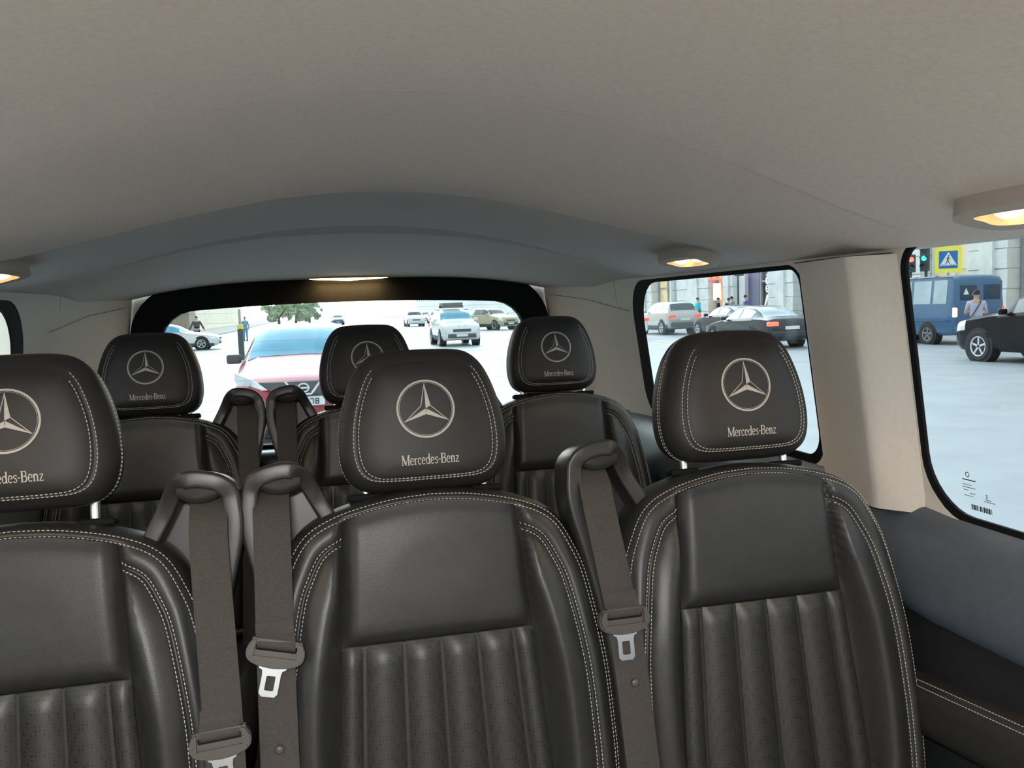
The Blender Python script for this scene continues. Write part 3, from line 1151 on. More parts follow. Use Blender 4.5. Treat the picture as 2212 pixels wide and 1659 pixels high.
def seat_belt(k, uc, tongue_v, tilt, label, detail=True, ub=None):
    x, y, z = roots[k].location
    sg = [s for s in SEATS if s[0] == k][0][5]
    root = empty('seat_belt', (x, y, z))
    def P(u, v, w):
        return LW(sg * u, v, w)
    ub = uc if ub is None else ub
    path = [(uc, -.088, -.030), (uc, -.098, -.016), (uc, -.108, -.004), (uc, -.122, .007), (uc, -.15, .016), (uc + (ub - uc) * .3, -.22, .024), (uc + (ub - uc) * .6, -.29, .030), (uc + (ub - uc) * .9, -.38, .033), (ub, -.46, .034), (ub - .004, -.56, .034), (ub - .01, -.68, .03)]
    vs, fs = ribbon(path, .047, .0016, P, sg)
    mesh_obj('webbing', vs, fs, 'webbing', root, smooth=True, auto=50)
    if detail:
        bw = .034
        uct = uc + (ub - uc) * .6
        ca, sa = math.cos(tilt), math.sin(tilt)
        def T(a, b, t):
            aa, bb = a * ca - b * sa, a * sa + b * ca
            return P(uct + aa, tongue_v + bb, bw + t)
        # plastic holder: a tray with raised ends around the strap slot
        h = MB()
        outer = [(p.x, p.y) for p in catmull([(-.036, .004, 0), (-.031, .014, 0), (-.026, .017, 0), (.026, .017, 0), (.031, .014, 0), (.036, .004, 0), (.034, -.008, 0), (.022, -.015, 0), (0, -.018, 0), (-.022, -.015, 0), (-.034, -.008, 0)], 4, True)]
        slot = rrect(-.0255, .0255, .003, .0105, .002, 3)
        h.plate(outer, [slot], T, -.002, .009)
        ho = h.build('tongue_holder', 'belt_plastic', root, auto=30)
        r_ = MB()
        for s_ in (-1, 1):
            r_.plate([(s_ * .026, .016), (s_ * .031, .0135), (s_ * .0355, .004), (s_ * .033, -.006), (s_ * .027, -.004)], [], T, .008, .0145)
        r_.plate([(-.030, -.004), (.030, -.004), (.031, -.0095), (.02, -.0145), (0, -.0165), (-.02, -.0145), (-.031, -.0095)], [], T, .008, .0125)
        r_.build('holder_rim', 'belt_plastic', ho, auto=30)
        wf_ = MB()
        def TS(a, b, t):
            k_ = sstep(.004, .030, b)
            p1, p2 = T(a, b, t), P(uct + a, tongue_v + b, bw + t - .012 * k_)
            return p1.lerp(p2, k_)
        vsn = []
        for i in range(9):
            bb_ = .0052 + .034 * i / 8
            for aa_ in (-.0235, -.021, .021, .0235):
                vsn.append(TS(aa_, bb_, .0112 - .004 * (i == 0)))
        mesh_obj('webbing_fold', vsn, grid_faces(9, 4), 'webbing', root)
        lt = MB()
        outl = [(-.018, -.014), (.018, -.014), (.0165, -.019), (.0125, -.021), (.0115, -.026), (.0115, -.049), (.008, -.053), (-.008, -.053), (-.0115, -.049), (-.0115, -.026), (-.0125, -.021), (-.0165, -.019)]
        lt.plate(outl, [rrect(-.0056, .0056, -.0455, -.0275, .0016, 3)], T, .003, .0055)
        lt.build('latch_plate', 'chrome', root, auto=30)
        bt = MB()
        bt.lathe([(.0001, .004), (.004, .0038), (.0055, .0022), (.006, .0002)], (0, 0, 0), 'z', 18)
        bvv = [P(ub + v[0] + .0, tongue_v - .118 + v[1] if k != 'R' else tongue_v - .085 + v[1], .0350 + v[2]) for v in bt.v]
        mesh_obj('stop_button', bvv, bt.f, 'belt_plastic', root)
    tag(root, label, 'seat belt', 'shoulder belts hanging on the seats')
    return root
seat_belt('L', .232, -.392, 0.06, 'dark seat belt at lower left whose bright latch plate is cut by the frame', ub=.243)
seat_belt('C', .213, -.300, .24, 'dark seat belt of the middle seat with tilted blown-out latch plate and round stop button', ub=.216)
seat_belt('R', .251, -.309, 0.0, 'dark seat belt on the right front seat with grey steel latch plate', ub=.228)
seat_belt('rL', .224, -.30, 0.0, 'dark belt strap on the left back-row seat below its shoulder guide', detail=False)
seat_belt('rC', .204, -.30, 0.0, 'dark belt strap on the middle back-row seat below its shoulder guide', detail=False)
# ------------------------------------------------------------------ street
mat('asphalt', (0.34, 0.37, 0.385), 0.50, var=0.10, vscale=1.2, bump=0.2, bscale=60, bdist=.004, spec=0.6)
mat('pavement', (0.46, 0.45, 0.43), 0.8, var=0.08, vscale=2.0)
mat('road_paint', (0.80, 0.82, 0.82), 0.6, var=0.05, vscale=6)
mat('kerb_stone', (0.5, 0.49, 0.47), 0.8, var=0.06, vscale=3)
mat('stone', (0.72, 0.75, 0.73), 0.85, var=0.12, vscale=1.5, bump=.2, bscale=12, bdist=.01)
mat('stone_dark', (0.33, 0.34, 0.34), 0.85, var=0.12, vscale=1.5)
mat('cream_wall', (0.80, 0.74, 0.60), 0.85, var=0.05, vscale=.6)
mat('brown_wall', (0.34, 0.28, 0.24), 0.85, var=0.1, vscale=.8)
mat('pale_wall', (0.72, 0.76, 0.76), 0.85, var=0.05, vscale=.6)
mat('shop_warm', (0.62, 0.48, 0.26), 0.35, var=0.35, vscale=.9, emit=(1.0, .78, .42), estr=.22)
mat('shop_beige', (0.66, 0.56, 0.40), 0.4, var=0.15, vscale=.8, emit=(1.0, .82, .55), estr=.12)
mat('shop_dark', (0.06, 0.075, 0.09), 0.2, var=0.5, vscale=.9)
mat('shop_orange', (0.75, 0.35, 0.16), 0.4, var=0.3, vscale=1.4, emit=(1.0, .55, .2), estr=.25)
mat('sign_white', (0.85, 0.87, 0.88), 0.5, var=.02, emit=(1, 1, 1), estr=.25)
mat('sign_red', (0.75, 0.12, 0.08), 0.5, var=.1, emit=(1, .2, .1), estr=.2)
mat('neon_pink', (0.9, 0.3, 0.6), 0.5, emit=(1.0, .2, .75), estr=1.2)
mat('door_violet', (0.14, 0.15, 0.24), 0.35, var=.1)
mat('car_glass_blue', (0.12, 0.36, 0.52), 0.10, var=.15, vscale=2, spec=.35)
mat('car_glass_dark', (0.05, 0.07, 0.08), 0.06, var=.12, vscale=2, spec=.8)
mat('car_glass_pale', (0.45, 0.55, 0.60), 0.08, var=.1, vscale=2, spec=.9)
mat('tyre', (0.03, 0.03, 0.032), 0.8, var=.1)
mat('alloy', (0.70, 0.72, 0.75), 0.35, metal=.25, var=.04)
mat('steel_rim', (0.33, 0.32, 0.31), 0.5, metal=.4, var=.1)
mat('arch_black', (0.02, 0.02, 0.022), 0.7, var=.1)
mat('plastic_grey', (0.10, 0.105, 0.11), 0.6, var=.08)
mat('plate_white', (0.82, 0.84, 0.84), 0.5, var=.02)
mat('paint_red', (0.42, 0.03, 0.05), 0.35, coat=.45, var=.04)
mat('paint_white', (0.78, 0.80, 0.81), 0.3, coat=1.0, var=.02)
mat('paint_silver', (0.50, 0.50, 0.47), 0.3, metal=.3, coat=1.0, var=.03)
mat('paint_grey', (0.05, 0.056, 0.065), 0.25, metal=.2, spec=.3, coat=.4, var=.04)
mat('paint_black', (0.010, 0.010, 0.012), 0.18, coat=.0, spec=.22, var=.05)
mat('paint_blue', (0.035, 0.12, 0.24), 0.35, coat=.7, var=.06)
mat('paint_dark_blue', (0.02, 0.05, 0.09), 0.25, var=.1)
mat('paint_yellow', (0.50, 0.43, 0.28), 0.3, coat=.8, var=.04)
mat('paint_dark', (0.03, 0.036, 0.042), 0.25, spec=.3, coat=.3, var=.04)
mat('headlight_lens', (0.80, 0.84, 0.86), 0.12, metal=.3, var=.06, vscale=12)
mat('tail_lens', (0.45, 0.03, 0.03), 0.2, emit=(1.0, .10, .05), estr=.6)
mat('tail_lit', (0.7, 0.1, 0.06), 0.2, emit=(1.0, .16, .07), estr=.9)
mat('tail_hot', (0.8, 0.2, 0.1), 0.2, emit=(1.0, .34, .14), estr=3.5)
mat('signal_green', (0.05, 0.7, 0.45), 0.3, emit=(.05, 1.0, .55), estr=1.3)
mat('signal_red', (0.7, 0.1, 0.1), 0.3, emit=(1.0, .15, .12), estr=1.3)
mat('signal_black', (0.07, 0.085, 0.095), 0.6, var=.1)
mat('sign_yellow', (0.90, 0.83, 0.10), 0.45, var=.03, emit=(.9, .85, .1), estr=.05)
mat('sign_blue', (0.02, 0.17, 0.52), 0.45, var=.03)
mat('sign_plain', (0.85, 0.87, 0.88), 0.45, var=.02)
mat('skin', (0.55, 0.36, 0.27), 0.6, var=.05)
mat('hair', (0.03, 0.025, 0.022), 0.7, var=.2)
mat('hair_red', (0.30, 0.10, 0.07), 0.7, var=.2)
mat('cloth_lavender', (0.50, 0.50, 0.62), 0.85, var=.05)
mat('cloth_black', (0.03, 0.032, 0.035), 0.85, var=.1)
mat('cloth_navy', (0.04, 0.05, 0.09), 0.85, var=.1)
mat('cloth_cyan', (0.0, 0.62, 0.78), 0.8, var=.05)
mat('cloth_violet', (0.12, 0.11, 0.40), 0.8, var=.1)
mat('cloth_blue', (0.12, 0.34, 0.55), 0.8, var=.08)
mat('cloth_grey', (0.28, 0.29, 0.30), 0.85, var=.1)
mat('leaf', (0.52, 0.62, 0.42), 0.6, var=.35, vscale=1.0)
mat('bark', (0.12, 0.09, 0.07), 0.9, var=.2)
mat('yellow_box', (0.85, 0.70, 0.15), 0.5, var=.1)

rd = MB()
rd.box((5.6, 100, -.05), (36.0, 420, .1))
struct(rd.build('road', 'asphalt'))
for (xc, wd, nm) in ((25.9, 4.6, 'pavement_right'), (-11.3, 6.0, 'pavement_left')):
    p = MB()
    p.box((xc, 100, .03), (wd, 420, .16))
    po = struct(p.build(nm, 'pavement'))
    k = MB()
    ke = xc - wd / 2 - .09 if xc > 0 else xc + wd / 2 + .09
    k.box((ke, 100, .035), (.18, 420, .17))
    k.build('kerb', 'kerb_stone', po)

def marking(x0, x1, y0, y1, rz=0):
    m_ = MB()
    c = Vector(((x0 + x1) / 2, (y0 + y1) / 2, .004))
    m_.box(c, (x1 - x0, y1 - y0, .008), Matrix.Rotation(rz, 3, 'Z'))
    return m_
mk = 0
def lay(x0, x1, y0, y1, label, group='white crossing and lane markings'):
    o = marking(x0, x1, y0, y1).build('road_marking', 'road_paint')
    tag(o, label, 'road marking', group)
for i in range(5):
    lay(10.2, 17.4, 29.3 + i * 1.25, 29.85 + i * 1.25, 'white painted bar of the street crossing right of the traffic lanes')
for i in range(5):
    lay(2.75, 2.9, 14 + i * 9, 18 + i * 9, 'short white dashed lane line behind the van')
lay(9.6, 9.75, 44, 120, 'long white centre line running down the far street', 'long road lines')

# ------------------------------------------------------------------ cars
TYPES = {
 # s, zbot, zbelt, ztop, half body, half top
 'hatch': dict(L=4.35, st=[(0, .34, .58, .63, .66, .60), (.06, .26, .66, .72, .76, .68), (.22, .20, .74, .82, .83, .72), (.55, .19, .83, .92, .875, .75), (.95, .19, .91, 1.02, .885, .76), (1.20, .19, .95, 1.08, .885, .75), (1.60, .19, .98, 1.30, .885, .66), (2.02, .19, 1.00, 1.47, .885, .60), (2.6, .19, 1.01, 1.525, .885, .60), (3.4, .19, 1.04, 1.47, .885, .575), (3.85, .22, 1.05, 1.38, .87, .55), (4.15, .28, 1.03, 1.10, .84, .66), (4.30, .32, .85, .92, .78, .66), (4.35, .40, .70, .80, .70, .62)],
      ws=(1.24, 1.98), rw=(3.88, 4.13), sw=[(1.72, 2.45), (2.52, 3.40)], wheels=(.85, 3.50), wr=.325),
 'sedan': dict(L=4.75, st=[(0, .34, .56, .62, .66, .60), (.08, .24, .64, .70, .78, .68), (.30, .18, .72, .80, .86, .74), (.8, .17, .80, .89, .90, .76), (1.35, .17, .87, .97, .91, .76), (1.55, .17, .90, 1.02, .91, .74), (2.2, .17, .93, 1.34, .91, .60), (2.7, .17, .94, 1.43, .91, .57), (3.3, .17, .96, 1.39, .91, .56), (3.75, .19, .97, 1.25, .90, .58), (4.20, .22, .96, 1.04, .89, .70), (4.60, .28, .93, 1.00, .85, .72), (4.72, .34, .86, .92, .80, .68), (4.75, .42, .70, .80, .74, .62)],
      ws=(1.60, 2.22), rw=(3.42, 4.16), sw=[(1.95, 2.75), (2.82, 3.60)], wheels=(.88, 3.72), wr=.33),
 'suv': dict(L=4.50, st=[(0, .42, .72, .80, .68, .62), (.06, .34, .82, .90, .80, .70), (.25, .26, .92, 1.00, .87, .74), (.8, .25, 1.00, 1.09, .90, .77), (1.15, .25, 1.05, 1.15, .905, .77), (1.35, .25, 1.07, 1.20, .905, .76), (1.95, .25, 1.10, 1.56, .905, .64), (2.5, .25, 1.11, 1.67, .905, .62), (3.5, .25, 1.14, 1.66, .90, .61), (4.0, .28, 1.15, 1.58, .89, .60), (4.30, .34, 1.12, 1.20, .87, .70), (4.44, .38, .96, 1.05, .84, .70), (4.50, .46, .80, .90, .78, .66)],
      ws=(1.40, 1.93), rw=(4.03, 4.28), sw=[(1.85, 2.62), (2.70, 3.55)], wheels=(.88, 3.58), wr=.36),
 'van': dict(L=4.85, st=[(0, .42, .80, .88, .72, .66), (.06, .34, .92, 1.00, .84, .72), (.30, .30, 1.00, 1.09, .90, .78), (.75, .30, 1.08, 1.18, .93, .80), (1.0, .30, 1.14, 1.30, .94, .80), (1.55, .30, 1.18, 2.00, .945, .74), (1.9, .30, 1.19, 2.14, .945, .76), (2.6, .30, 1.20, 2.19, .945, .78), (4.4, .30, 1.20, 2.19, .945, .78), (4.72, .32, 1.20, 2.15, .94, .78), (4.82, .36, 1.20, 2.08, .92, .76), (4.85, .42, 1.18, 2.02, .90, .74)],
      ws=(1.04, 1.52), rw=None, sw=[(2.05, 2.85), (2.98, 3.78), (3.90, 4.48)], wheels=(.85, 3.70), wr=.33),
}
class Car:
    def __init__(s, kind):
        s.t = TYPES[kind]
        s.kind = kind
        s.L = s.t['L']
        s.st = s.t['st']
    def par(s, x):
        st = s.st
        if x <= 0:
            return st[0][1:]
        for i in range(len(st) - 1):
            if x <= st[i + 1][0]:
                f = (x - st[i][0]) / (st[i + 1][0] - st[i][0])
                # monotone-ish cubic through neighbours
                out = []
                for c in range(1, 6):
                    y1, y2 = st[i][c], st[i + 1][c]
                    h = st[i + 1][0] - st[i][0]
                    def slope(k):
                        if k <= 0 or k >= len(st) - 1:
                            return 0
                        d1 = (st[k][c] - st[k - 1][c]) / (st[k][0] - st[k - 1][0])
                        d2 = (st[k + 1][c] - st[k][c]) / (st[k + 1][0] - st[k][0])
                        return 0 if d1 * d2 <= 0 else 2 * d1 * d2 / (d1 + d2)
                    m1, m2 = slope(i) * h, slope(i + 1) * h
                    out.append((2 * f ** 3 - 3 * f ** 2 + 1) * y1 + (f ** 3 - 2 * f ** 2 + f) * m1 + (-2 * f ** 3 + 3 * f ** 2) * y2 + (f ** 3 - f ** 2) * m2)
                return out
        return st[-1][1:]
    def S(s, x, t, sd=1, off=0.0):
        def raw(x, t):
            zb, zl, zt, hb, ht = s.par(x)
            hh = zt - zl
            rows = [(0, zb), (hb * .90, zb), (hb * .985, zb + .10), (hb, zb + (zl - zb) * .55), (hb * .965, zl), (ht + min(.05, hh * .1), zt - min(.07, hh * .55)), (ht * .82, zt - min(.015, hh * .12)), (0, zt)]
            i = min(6, int(t))
            f = t - i
            if i in (1, 2, 3) or i in (5, 6):
                pass
            return rows[i][0] + (rows[i + 1][0] - rows[i][0]) * f, rows[i][1] + (rows[i + 1][1] - rows[i][1]) * f
        w, z = raw(x, t)
        p = Vector((sd * w, x - s.L / 2, z))
        if off:
            e_ = .02
            t0, t1 = max(0, t - .08), min(7, t + .08)
            a, b = raw(x, t0), raw(x, t1)
            c_, d_ = raw(max(0, x - e_), t), raw(min(s.L, x + e_), t)
            tv = Vector((sd * (b[0] - a[0]), 0, b[1] - a[1]))
            xv = Vector((sd * (d_[0] - c_[0]), 2 * e_, d_[1] - c_[1]))
            n = tv.cross(xv) if sd < 0 else xv.cross(tv)
            if n.length > 1e-9:
                n.normalize()
                if n.dot(Vector((sd * max(w, .01), 0, z - .6))) < 0 and t < 6.9:
                    n = -n
                if t >= 6.9 and n.z < 0:
                    n = -n
                p += n * off
        return p
    def body(s, material, root):
        xs = []
        for a, b in zip(s.st, s.st[1:]):
            k = max(2, int((b[0] - a[0]) / .12))
            xs += [a[0] + (b[0] - a[0]) * i / k for i in range(k)]
        xs.append(s.L)
        ts = [0, .6, 1, 1.35, 1.7, 2, 2.4, 2.8, 3.2, 3.6, 3.85, 4, 4.12, 4.5, 4.88, 5, 5.3, 5.6, 6, 6.5, 7]
        ring = [(t, 1) for t in ts] + [(t, -1) for t in reversed(ts[1:-1])]
        n = len(ring)
        vs, fs = [], []
        for x in xs:
            for t, sd in ring:
                vs.append(s.S(x, t, sd))
        for i in range(len(xs) - 1):
            for k in range(n):
                fs.append((i * n + k, i * n + (k + 1) % n, (i + 1) * n + (k + 1) % n, (i + 1) * n + k))
        fs.append(tuple(range(n)))
        fs.append(tuple(range((len(xs) - 1) * n, len(xs) * n)))
        return mesh_obj('body', vs, fs, material, root, auto=38)
    def patch(s, name, x0, x1, t0, t1, material, root, sides=(1,), off=.008, full=False, nx=8, nt=8, skew=0.0):
        """a panel lying just proud of the body surface, with its own thickness"""
        vs, fs = [], []
        if full:
            cols = [(t0 + (7 - t0) * i / nt, 1) for i in range(nt + 1)] + [(7 - (7 - t0) * i / nt, -1) for i in range(1, nt + 1)]
        else:
            cols = None
        objs = []
        for sd in (sides if not full else (0,)):
            c = cols if full else [(t0 + (t1 - t0) * i / nt, sd) for i in range(nt + 1)]
            vs = []
            for lay_ in (off, -.01):
                for i in range(nx + 1):
                    x = x0 + (x1 - x0) * i / nx
                    for j, (t, q) in enumerate(c):
                        xx = x + skew * (t - t0) / max(1e-6, (t1 - t0)) * (1 if not full else 0)
                        vs.append(s.S(xx, t, q, lay_))
            m_ = len(c)
            N_ = (nx + 1) * m_
            g_ = grid_faces(nx + 1, m_)
            fs = g_ + [tuple(q + N_ for q in reversed(f)) for f in g_]
            bd = [j for j in range(m_)] + [i * m_ + m_ - 1 for i in range(1, nx + 1)] + [nx * m_ + j for j in range(m_ - 2, -1, -1)] + [i * m_ for i in range(nx - 1, 0, -1)]
            for a, b in zip(bd, bd[1:] + bd[:1]):
                fs.append((a, b, b + N_, a + N_))
            objs.append(mesh_obj(name, vs, fs, material, root, auto=40))
        return objs

def wheel(root, x, y, r, wd, sd, rimmat='alloy', spokes=5, detail=True):
    t = MB()
    h = wd / 2
    t.lathe([(r * .62, -h * .9), (r * .9, -h), (r * .98, -h * .8), (r, -h * .4), (r, h * .4), (r * .98, h * .8), (r * .9, h), (r * .62, h * .9)], (x, y, r), 'x', 28, cap=False)
    to = t.build('tyre', 'tyre', root, auto=40)
    k = MB()
    k.lathe([(.001, sd * h * .55), (r * .14, sd * h * .6), (r * .16, sd * h * .58), (r * .56, sd * h * .62), (r * .60, sd * h * .92), (r * .66, sd * h * .95), (r * .66, sd * h * .5)], (x, y, r), 'x', 28, cap=False)
    if detail:
        for i in range(spokes):
            a = 2 * math.pi * i / spokes + .3
            d = Vector((0, math.cos(a), math.sin(a)))
            k.box(Vector((x + sd * h * .62, y, r)) + d * r * .36, (h * .35, r * .52, r * .13), Matrix.Rotation(a, 3, 'X'))
    k.build('rim', rimmat, to, auto=35)

def make_car(kind, paint, x, y, rz, label, group='cars on the street', glass='car_glass_blue', front=True, rear=True, lit=False, sideglass=None, detail=True, lowtrim=None, name='car', rim='alloy'):
    c = Car(kind)
    root = empty(name, (x, y, 0), rz)
    T = c.t
    c.body(paint, root)
    c.patch('windshield', T['ws'][0], T['ws'][1], 5.12, 7, glass, root, full=True, nx=8, nt=6)
    if T['rw']:
        c.patch('rear_window', T['rw'][0], T['rw'][1], 5.2, 7, glass if glass != 'car_glass_blue' else 'car_glass_dark', root, full=True, nx=6, nt=6)
    for (a, b) in T['sw']:
        c.patch('side_window', a, b, 4.10, 4.90, sideglass or glass, root, sides=(1, -1), nx=6, nt=4)
    if lowtrim:
        c.patch('lower_trim', .25, c.L - .25, 1.05, 2.35, lowtrim, root, sides=(1, -1), nx=16, nt=4, off=.012)
    wr = T['wr']
    for s_ in T['wheels']:
        hb = c.par(s_)[3]
        for sd in (1, -1):
            a = MB()
            a.lathe([(.01, sd * (hb * .99 - .25)), (wr * 1.20, sd * (hb * .99 - .25)), (wr * 1.20, sd * (hb * .985 + .012)), (.01, sd * (hb * .985 + .012))], (0, s_ - c.L / 2, wr * 1.02), 'x', 28)
            a.build('wheel_arch', 'arch_black', root, auto=30)
            wheel(root, sd * (hb - .085), s_ - c.L / 2, wr, .22, sd, rim, 5, detail)
    if front:
        zt = c.par(.05)
        c.patch('headlight', .03, .42, 3.30, 4.35, 'headlight_lens', root, sides=(1, -1), nx=6, nt=4, off=.012)
        g_ = MB()
        zc_ = (c.par(0)[1] + c.par(0)[0]) / 2 + .08
        g_.rbox((0, -c.L / 2 - .005, zc_ + .06), (c.par(0)[3] * 1.2, .04, .12), .015)
        g_.build('grille', 'plastic_grey', root, smooth=True)
        b_ = MB()
        b_.rbox((0, -c.L / 2 + .03, c.par(0)[0] + .05), (c.par(0)[3] * 1.9, .10, .18), .03)
        b_.build('front_bumper', lowtrim or paint, root, smooth=True)
        p_ = MB()
        p_.box((0, -c.L / 2 - .03, c.par(0)[0] + .07), (.52, .012, .112))
        p_.build('license_plate', 'plate_white', root)
    if rear:
        yb_ = c.L / 2
        lm = 'tail_lit' if lit else 'tail_lens'
        for sd in (-1, 1):
            zt_ = c.par(c.L - .1)[1] - (.10 if kind != 'van' else .25)
            q_ = MB()
            wl_ = c.par(c.L - .12)[3]
            q_.rbox((sd * (wl_ - .17), yb_ - .06, zt_), (.40, .15, .15), .045)
            if kind != 'van':
                q_.build('taillight', lm, root, smooth=True)
        b_ = MB()
        b_.rbox((0, yb_ - .02, c.par(c.L)[0] + .06), (c.par(c.L)[3] * 2.0, .12, .22), .04)
        b_.build('rear_bumper', lowtrim or paint, root, smooth=True)
        p_ = MB()
        zz = c.par(c.L)[1] - .02 if kind != 'van' else .62
        p_.box((0, yb_ + .012, zz), (.52, .014, .112))
        p_.build('license_plate', 'plate_white', root)
    for sd in (1, -1):
        xm = T['ws'][0] + .28
        pm_ = c.S(xm, 4.05, sd)
        mm = MB()
        mm.rbox(pm_ + Vector((sd * .10, -.02, .07)), (.20, .10, .13), .03)
        mm.build('wing_mirror', paint if paint != 'paint_red' else 'plastic_grey', root, smooth=True)
    tag(root, label, 'car' if kind != 'van' else 'van', group)
    return root, c

# the red hatchback right behind the van
red, rc_ = make_car('hatch', 'paint_red', -.085, 11.25 + 4.35 / 2, 0, 'red hatchback facing the rear window with chrome V grille', group='cars on the street', front=False)
c = rc_
# lamps, grille, badge and plate of the red car
def front_panel(name, material, poly, off=0.0, th=.02, holes=(), parent=red, zslope=.25):
    """panel on the nose; poly in (x, z); follows the rounded plan of the nose"""
    m_ = MB()
    def fn(a, b, t):
        y = -c.L / 2 + .30 * (abs(a) / .80) ** 2.6 + zslope * max(0, b - .60) - off - t
        return (a, y - .02, b)
    dense = [(p.x, p.y) for p in resample([(a, b, 0) for a, b in poly], .03, True)]
    m_.plate(dense, holes, fn, -.03, th)
    return m_.build(name, material, parent, auto=40)
front_panel('nose', 'paint_red', [(-.80, .42), (.80, .42), (.84, .62), (.78, .80), (.45, .79), (0, .80), (-.45, .79), (-.78, .80), (-.84, .62)])
front_panel('front_bumper', 'paint_red', [(-.82, .22), (.82, .22), (.84, .55), (-.84, .55)], off=.03)
front_panel('grille', 'plastic_grey', [(-.56, .805), (.56, .805), (.40, .69), (.22, .635), (-.22, .635), (-.40, .69)], off=.025)
for sd in (-1, 1):
    front_panel('headlight', 'headlight_lens', [(sd * .44, .71), (sd * .56, .80), (sd * .70, .865), (sd * .86, .92), (sd * .87, .84), (sd * .82, .76), (sd * .66, .705)], off=.03)
    front_panel('grille_bar', 'alloy', [(sd * .235, .805), (sd * .205, .805), (sd * .085, .655), (sd * .115, .645)], off=.055, th=.012)
    lp = MB()
    lp.lathe([(.001, .01), (.035, .008), (.055, 0), (.058, -.02)], (0, 0, 0), 'z', 18)
    q = front_panel('lamp_bowl', 'alloy', [(sd * .70 + .045 * math.cos(a), .80 + .045 * math.sin(a)) for a in [k * .4 for k in range(16)]], off=.055, th=.012)
front_panel('grille_bar', 'alloy', [(-.12, .655), (.12, .655), (.10, .632), (-.10, .632)], off=.055, th=.012)
ringp = [(.075 * math.cos(k * math.pi / 14), .725 + .062 * math.sin(k * math.pi / 14)) for k in range(28)]
ringi = [(.055 * math.cos(k * math.pi / 14), .725 + .044 * math.sin(k * math.pi / 14)) for k in range(28)]
front_panel('badge', 'alloy', ringp, off=.06, th=.02, holes=[ringi])
front_panel('badge', 'alloy', [(-.085, .714), (.085, .714), (.085, .736), (-.085, .736)], off=.062, th=.024)
front_panel('license_plate', 'plate_white', [(-.26, .50), (.26, .50), (.26, .612), (-.26, .612)], off=.08, th=.012)
front_panel('plate_frame', 'plastic_grey', [(-.275, .485), (.275, .485), (.275, .627), (-.275, .627)], off=.075, th=.010)
def seg_digits(txt_, x0, z0, w_, h_, gap, tw):
    SG = {'7': 'adb'[0:1] + 'bc', '8': 'abcdefg', '*': 'g'}
    segs = {'a': ((0, 1), (1, 1)), 'b': ((1, 1), (1, .5)), 'c': ((1, .5), (1, 0)), 'd': ((0, 0), (1, 0)), 'e': ((0, 0), (0, .5)), 'f': ((0, .5), (0, 1)), 'g': ((0, .5), (1, .5))}
    x_ = x0
    m_ = []
    for ch in txt_:
        for sname in SG[ch]:
            (ax, az), (bx, bz) = segs[sname]
            A, B = (x_ + ax * w_, z0 + az * h_), (x_ + bx * w_, z0 + bz * h_)
            if abs(ax - bx) > .5:
                m_.append([(A[0] - tw, A[1] - tw), (B[0] + tw, A[1] - tw), (B[0] + tw, A[1] + tw), (A[0] - tw, A[1] + tw)])
            else:
                lo_z, hi_z = min(A[1], B[1]), max(A[1], B[1])
                m_.append([(A[0] - tw, lo_z - tw), (A[0] + tw, lo_z - tw), (A[0] + tw, hi_z + tw), (A[0] - tw, hi_z + tw)])
        x_ += w_ + gap
    return m_
dg = MB()
for poly in seg_digits('78', .08, .522, .035, .064, .03, .006):
    def fn(a, b, t):
        y = -c.L / 2 + .30 * (abs(a) / .80) ** 2.6 - .08 - t
        return (a, y - .02, b)
    dg.plate(poly, [], fn, .012, .016)
dg.build('plate_digits', 'print_black', red)
# interior seen through the glass: a rear-view mirror on the windscreen
im = MB()
im.rbox(c.S(1.9, 6.8, 1, .03) + Vector((0, 0, -.09)), (.22, .03, .06), .012)
im.build('inner_mirror', 'plastic_grey', red, smooth=True)

qash, qc = make_car('suv', 'paint_white', 6.75, 37.9 + 2.25, 0, 'white crossover with a roof rack driving behind the van, seen from the front', lowtrim='plastic_grey')
for sd in (-1, 1):
    m_ = MB()
    m_.tube([qc.S(2.1, 5.0, sd) + Vector((0, 0, .09)), qc.S(3.6, 5.0, sd) + Vector((0, 0, .09))], .02, 8)
    m_.build('roof_rail', 'plastic_grey', qash, smooth=True)
m_ = MB()
m_.rbox((0, .55, 1.86), (.95, 1.1, .05), .02)
for sd in (-1, 1):
    m_.box((sd * .46, .55, 1.92), (.03, 1.1, .10))
for yy in (.02, 1.08):
    m_.box((0, yy, 1.92), (.92, .03, .10))
    m_.box((0, yy, 1.78), (1.0, .05, .10))
m_.build('roof_basket', 'plastic_grey', qash, smooth=False)
m_ = MB()
for sd in (-1, 1):
    m_.add([(sd * .10 - .03, -2.30, .86), (sd * .10 + .03, -2.30, .86), (sd * .17 + .03, -2.27, .98), (sd * .17 - .03, -2.27, .98)], [(0, 1, 2, 3)])
m_.build('grille_bar', 'alloy', qash)

make_car('sedan', 'paint_grey', 15.45, 25.2 + 2.37, math.pi, 'dark grey sedan with lit taillights seen through the right quarter window', lit=True, glass='car_glass_pale', sideglass='car_glass_pale', front=False)
make_car('sedan', 'paint_dark', 18.7, 33.2 + 2.37, math.pi, 'dark car half hidden between the white crossover and grey sedan', glass='car_glass_pale', sideglass='car_glass_pale', front=False)
make_car('suv', 'paint_silver', 18.35, 39.6 + 2.25, math.pi, 'pale crossover seen from behind at the left of the right quarter window', glass='car_glass_dark', front=False, lowtrim='plastic_grey')
make_car('suv', 'paint_white', 13.72, 35.2 + 2.25, math.pi, 'white car cut off by the rear edge of the right quarter window', glass='car_glass_dark', front=False)
make_car('suv', 'paint_black', 16.25, 15.35 + .35, math.pi, 'black crossover with bright alloy wheel in front of the blue van', glass='car_glass_pale', sideglass='car_glass_dark', front=True, rear=True)
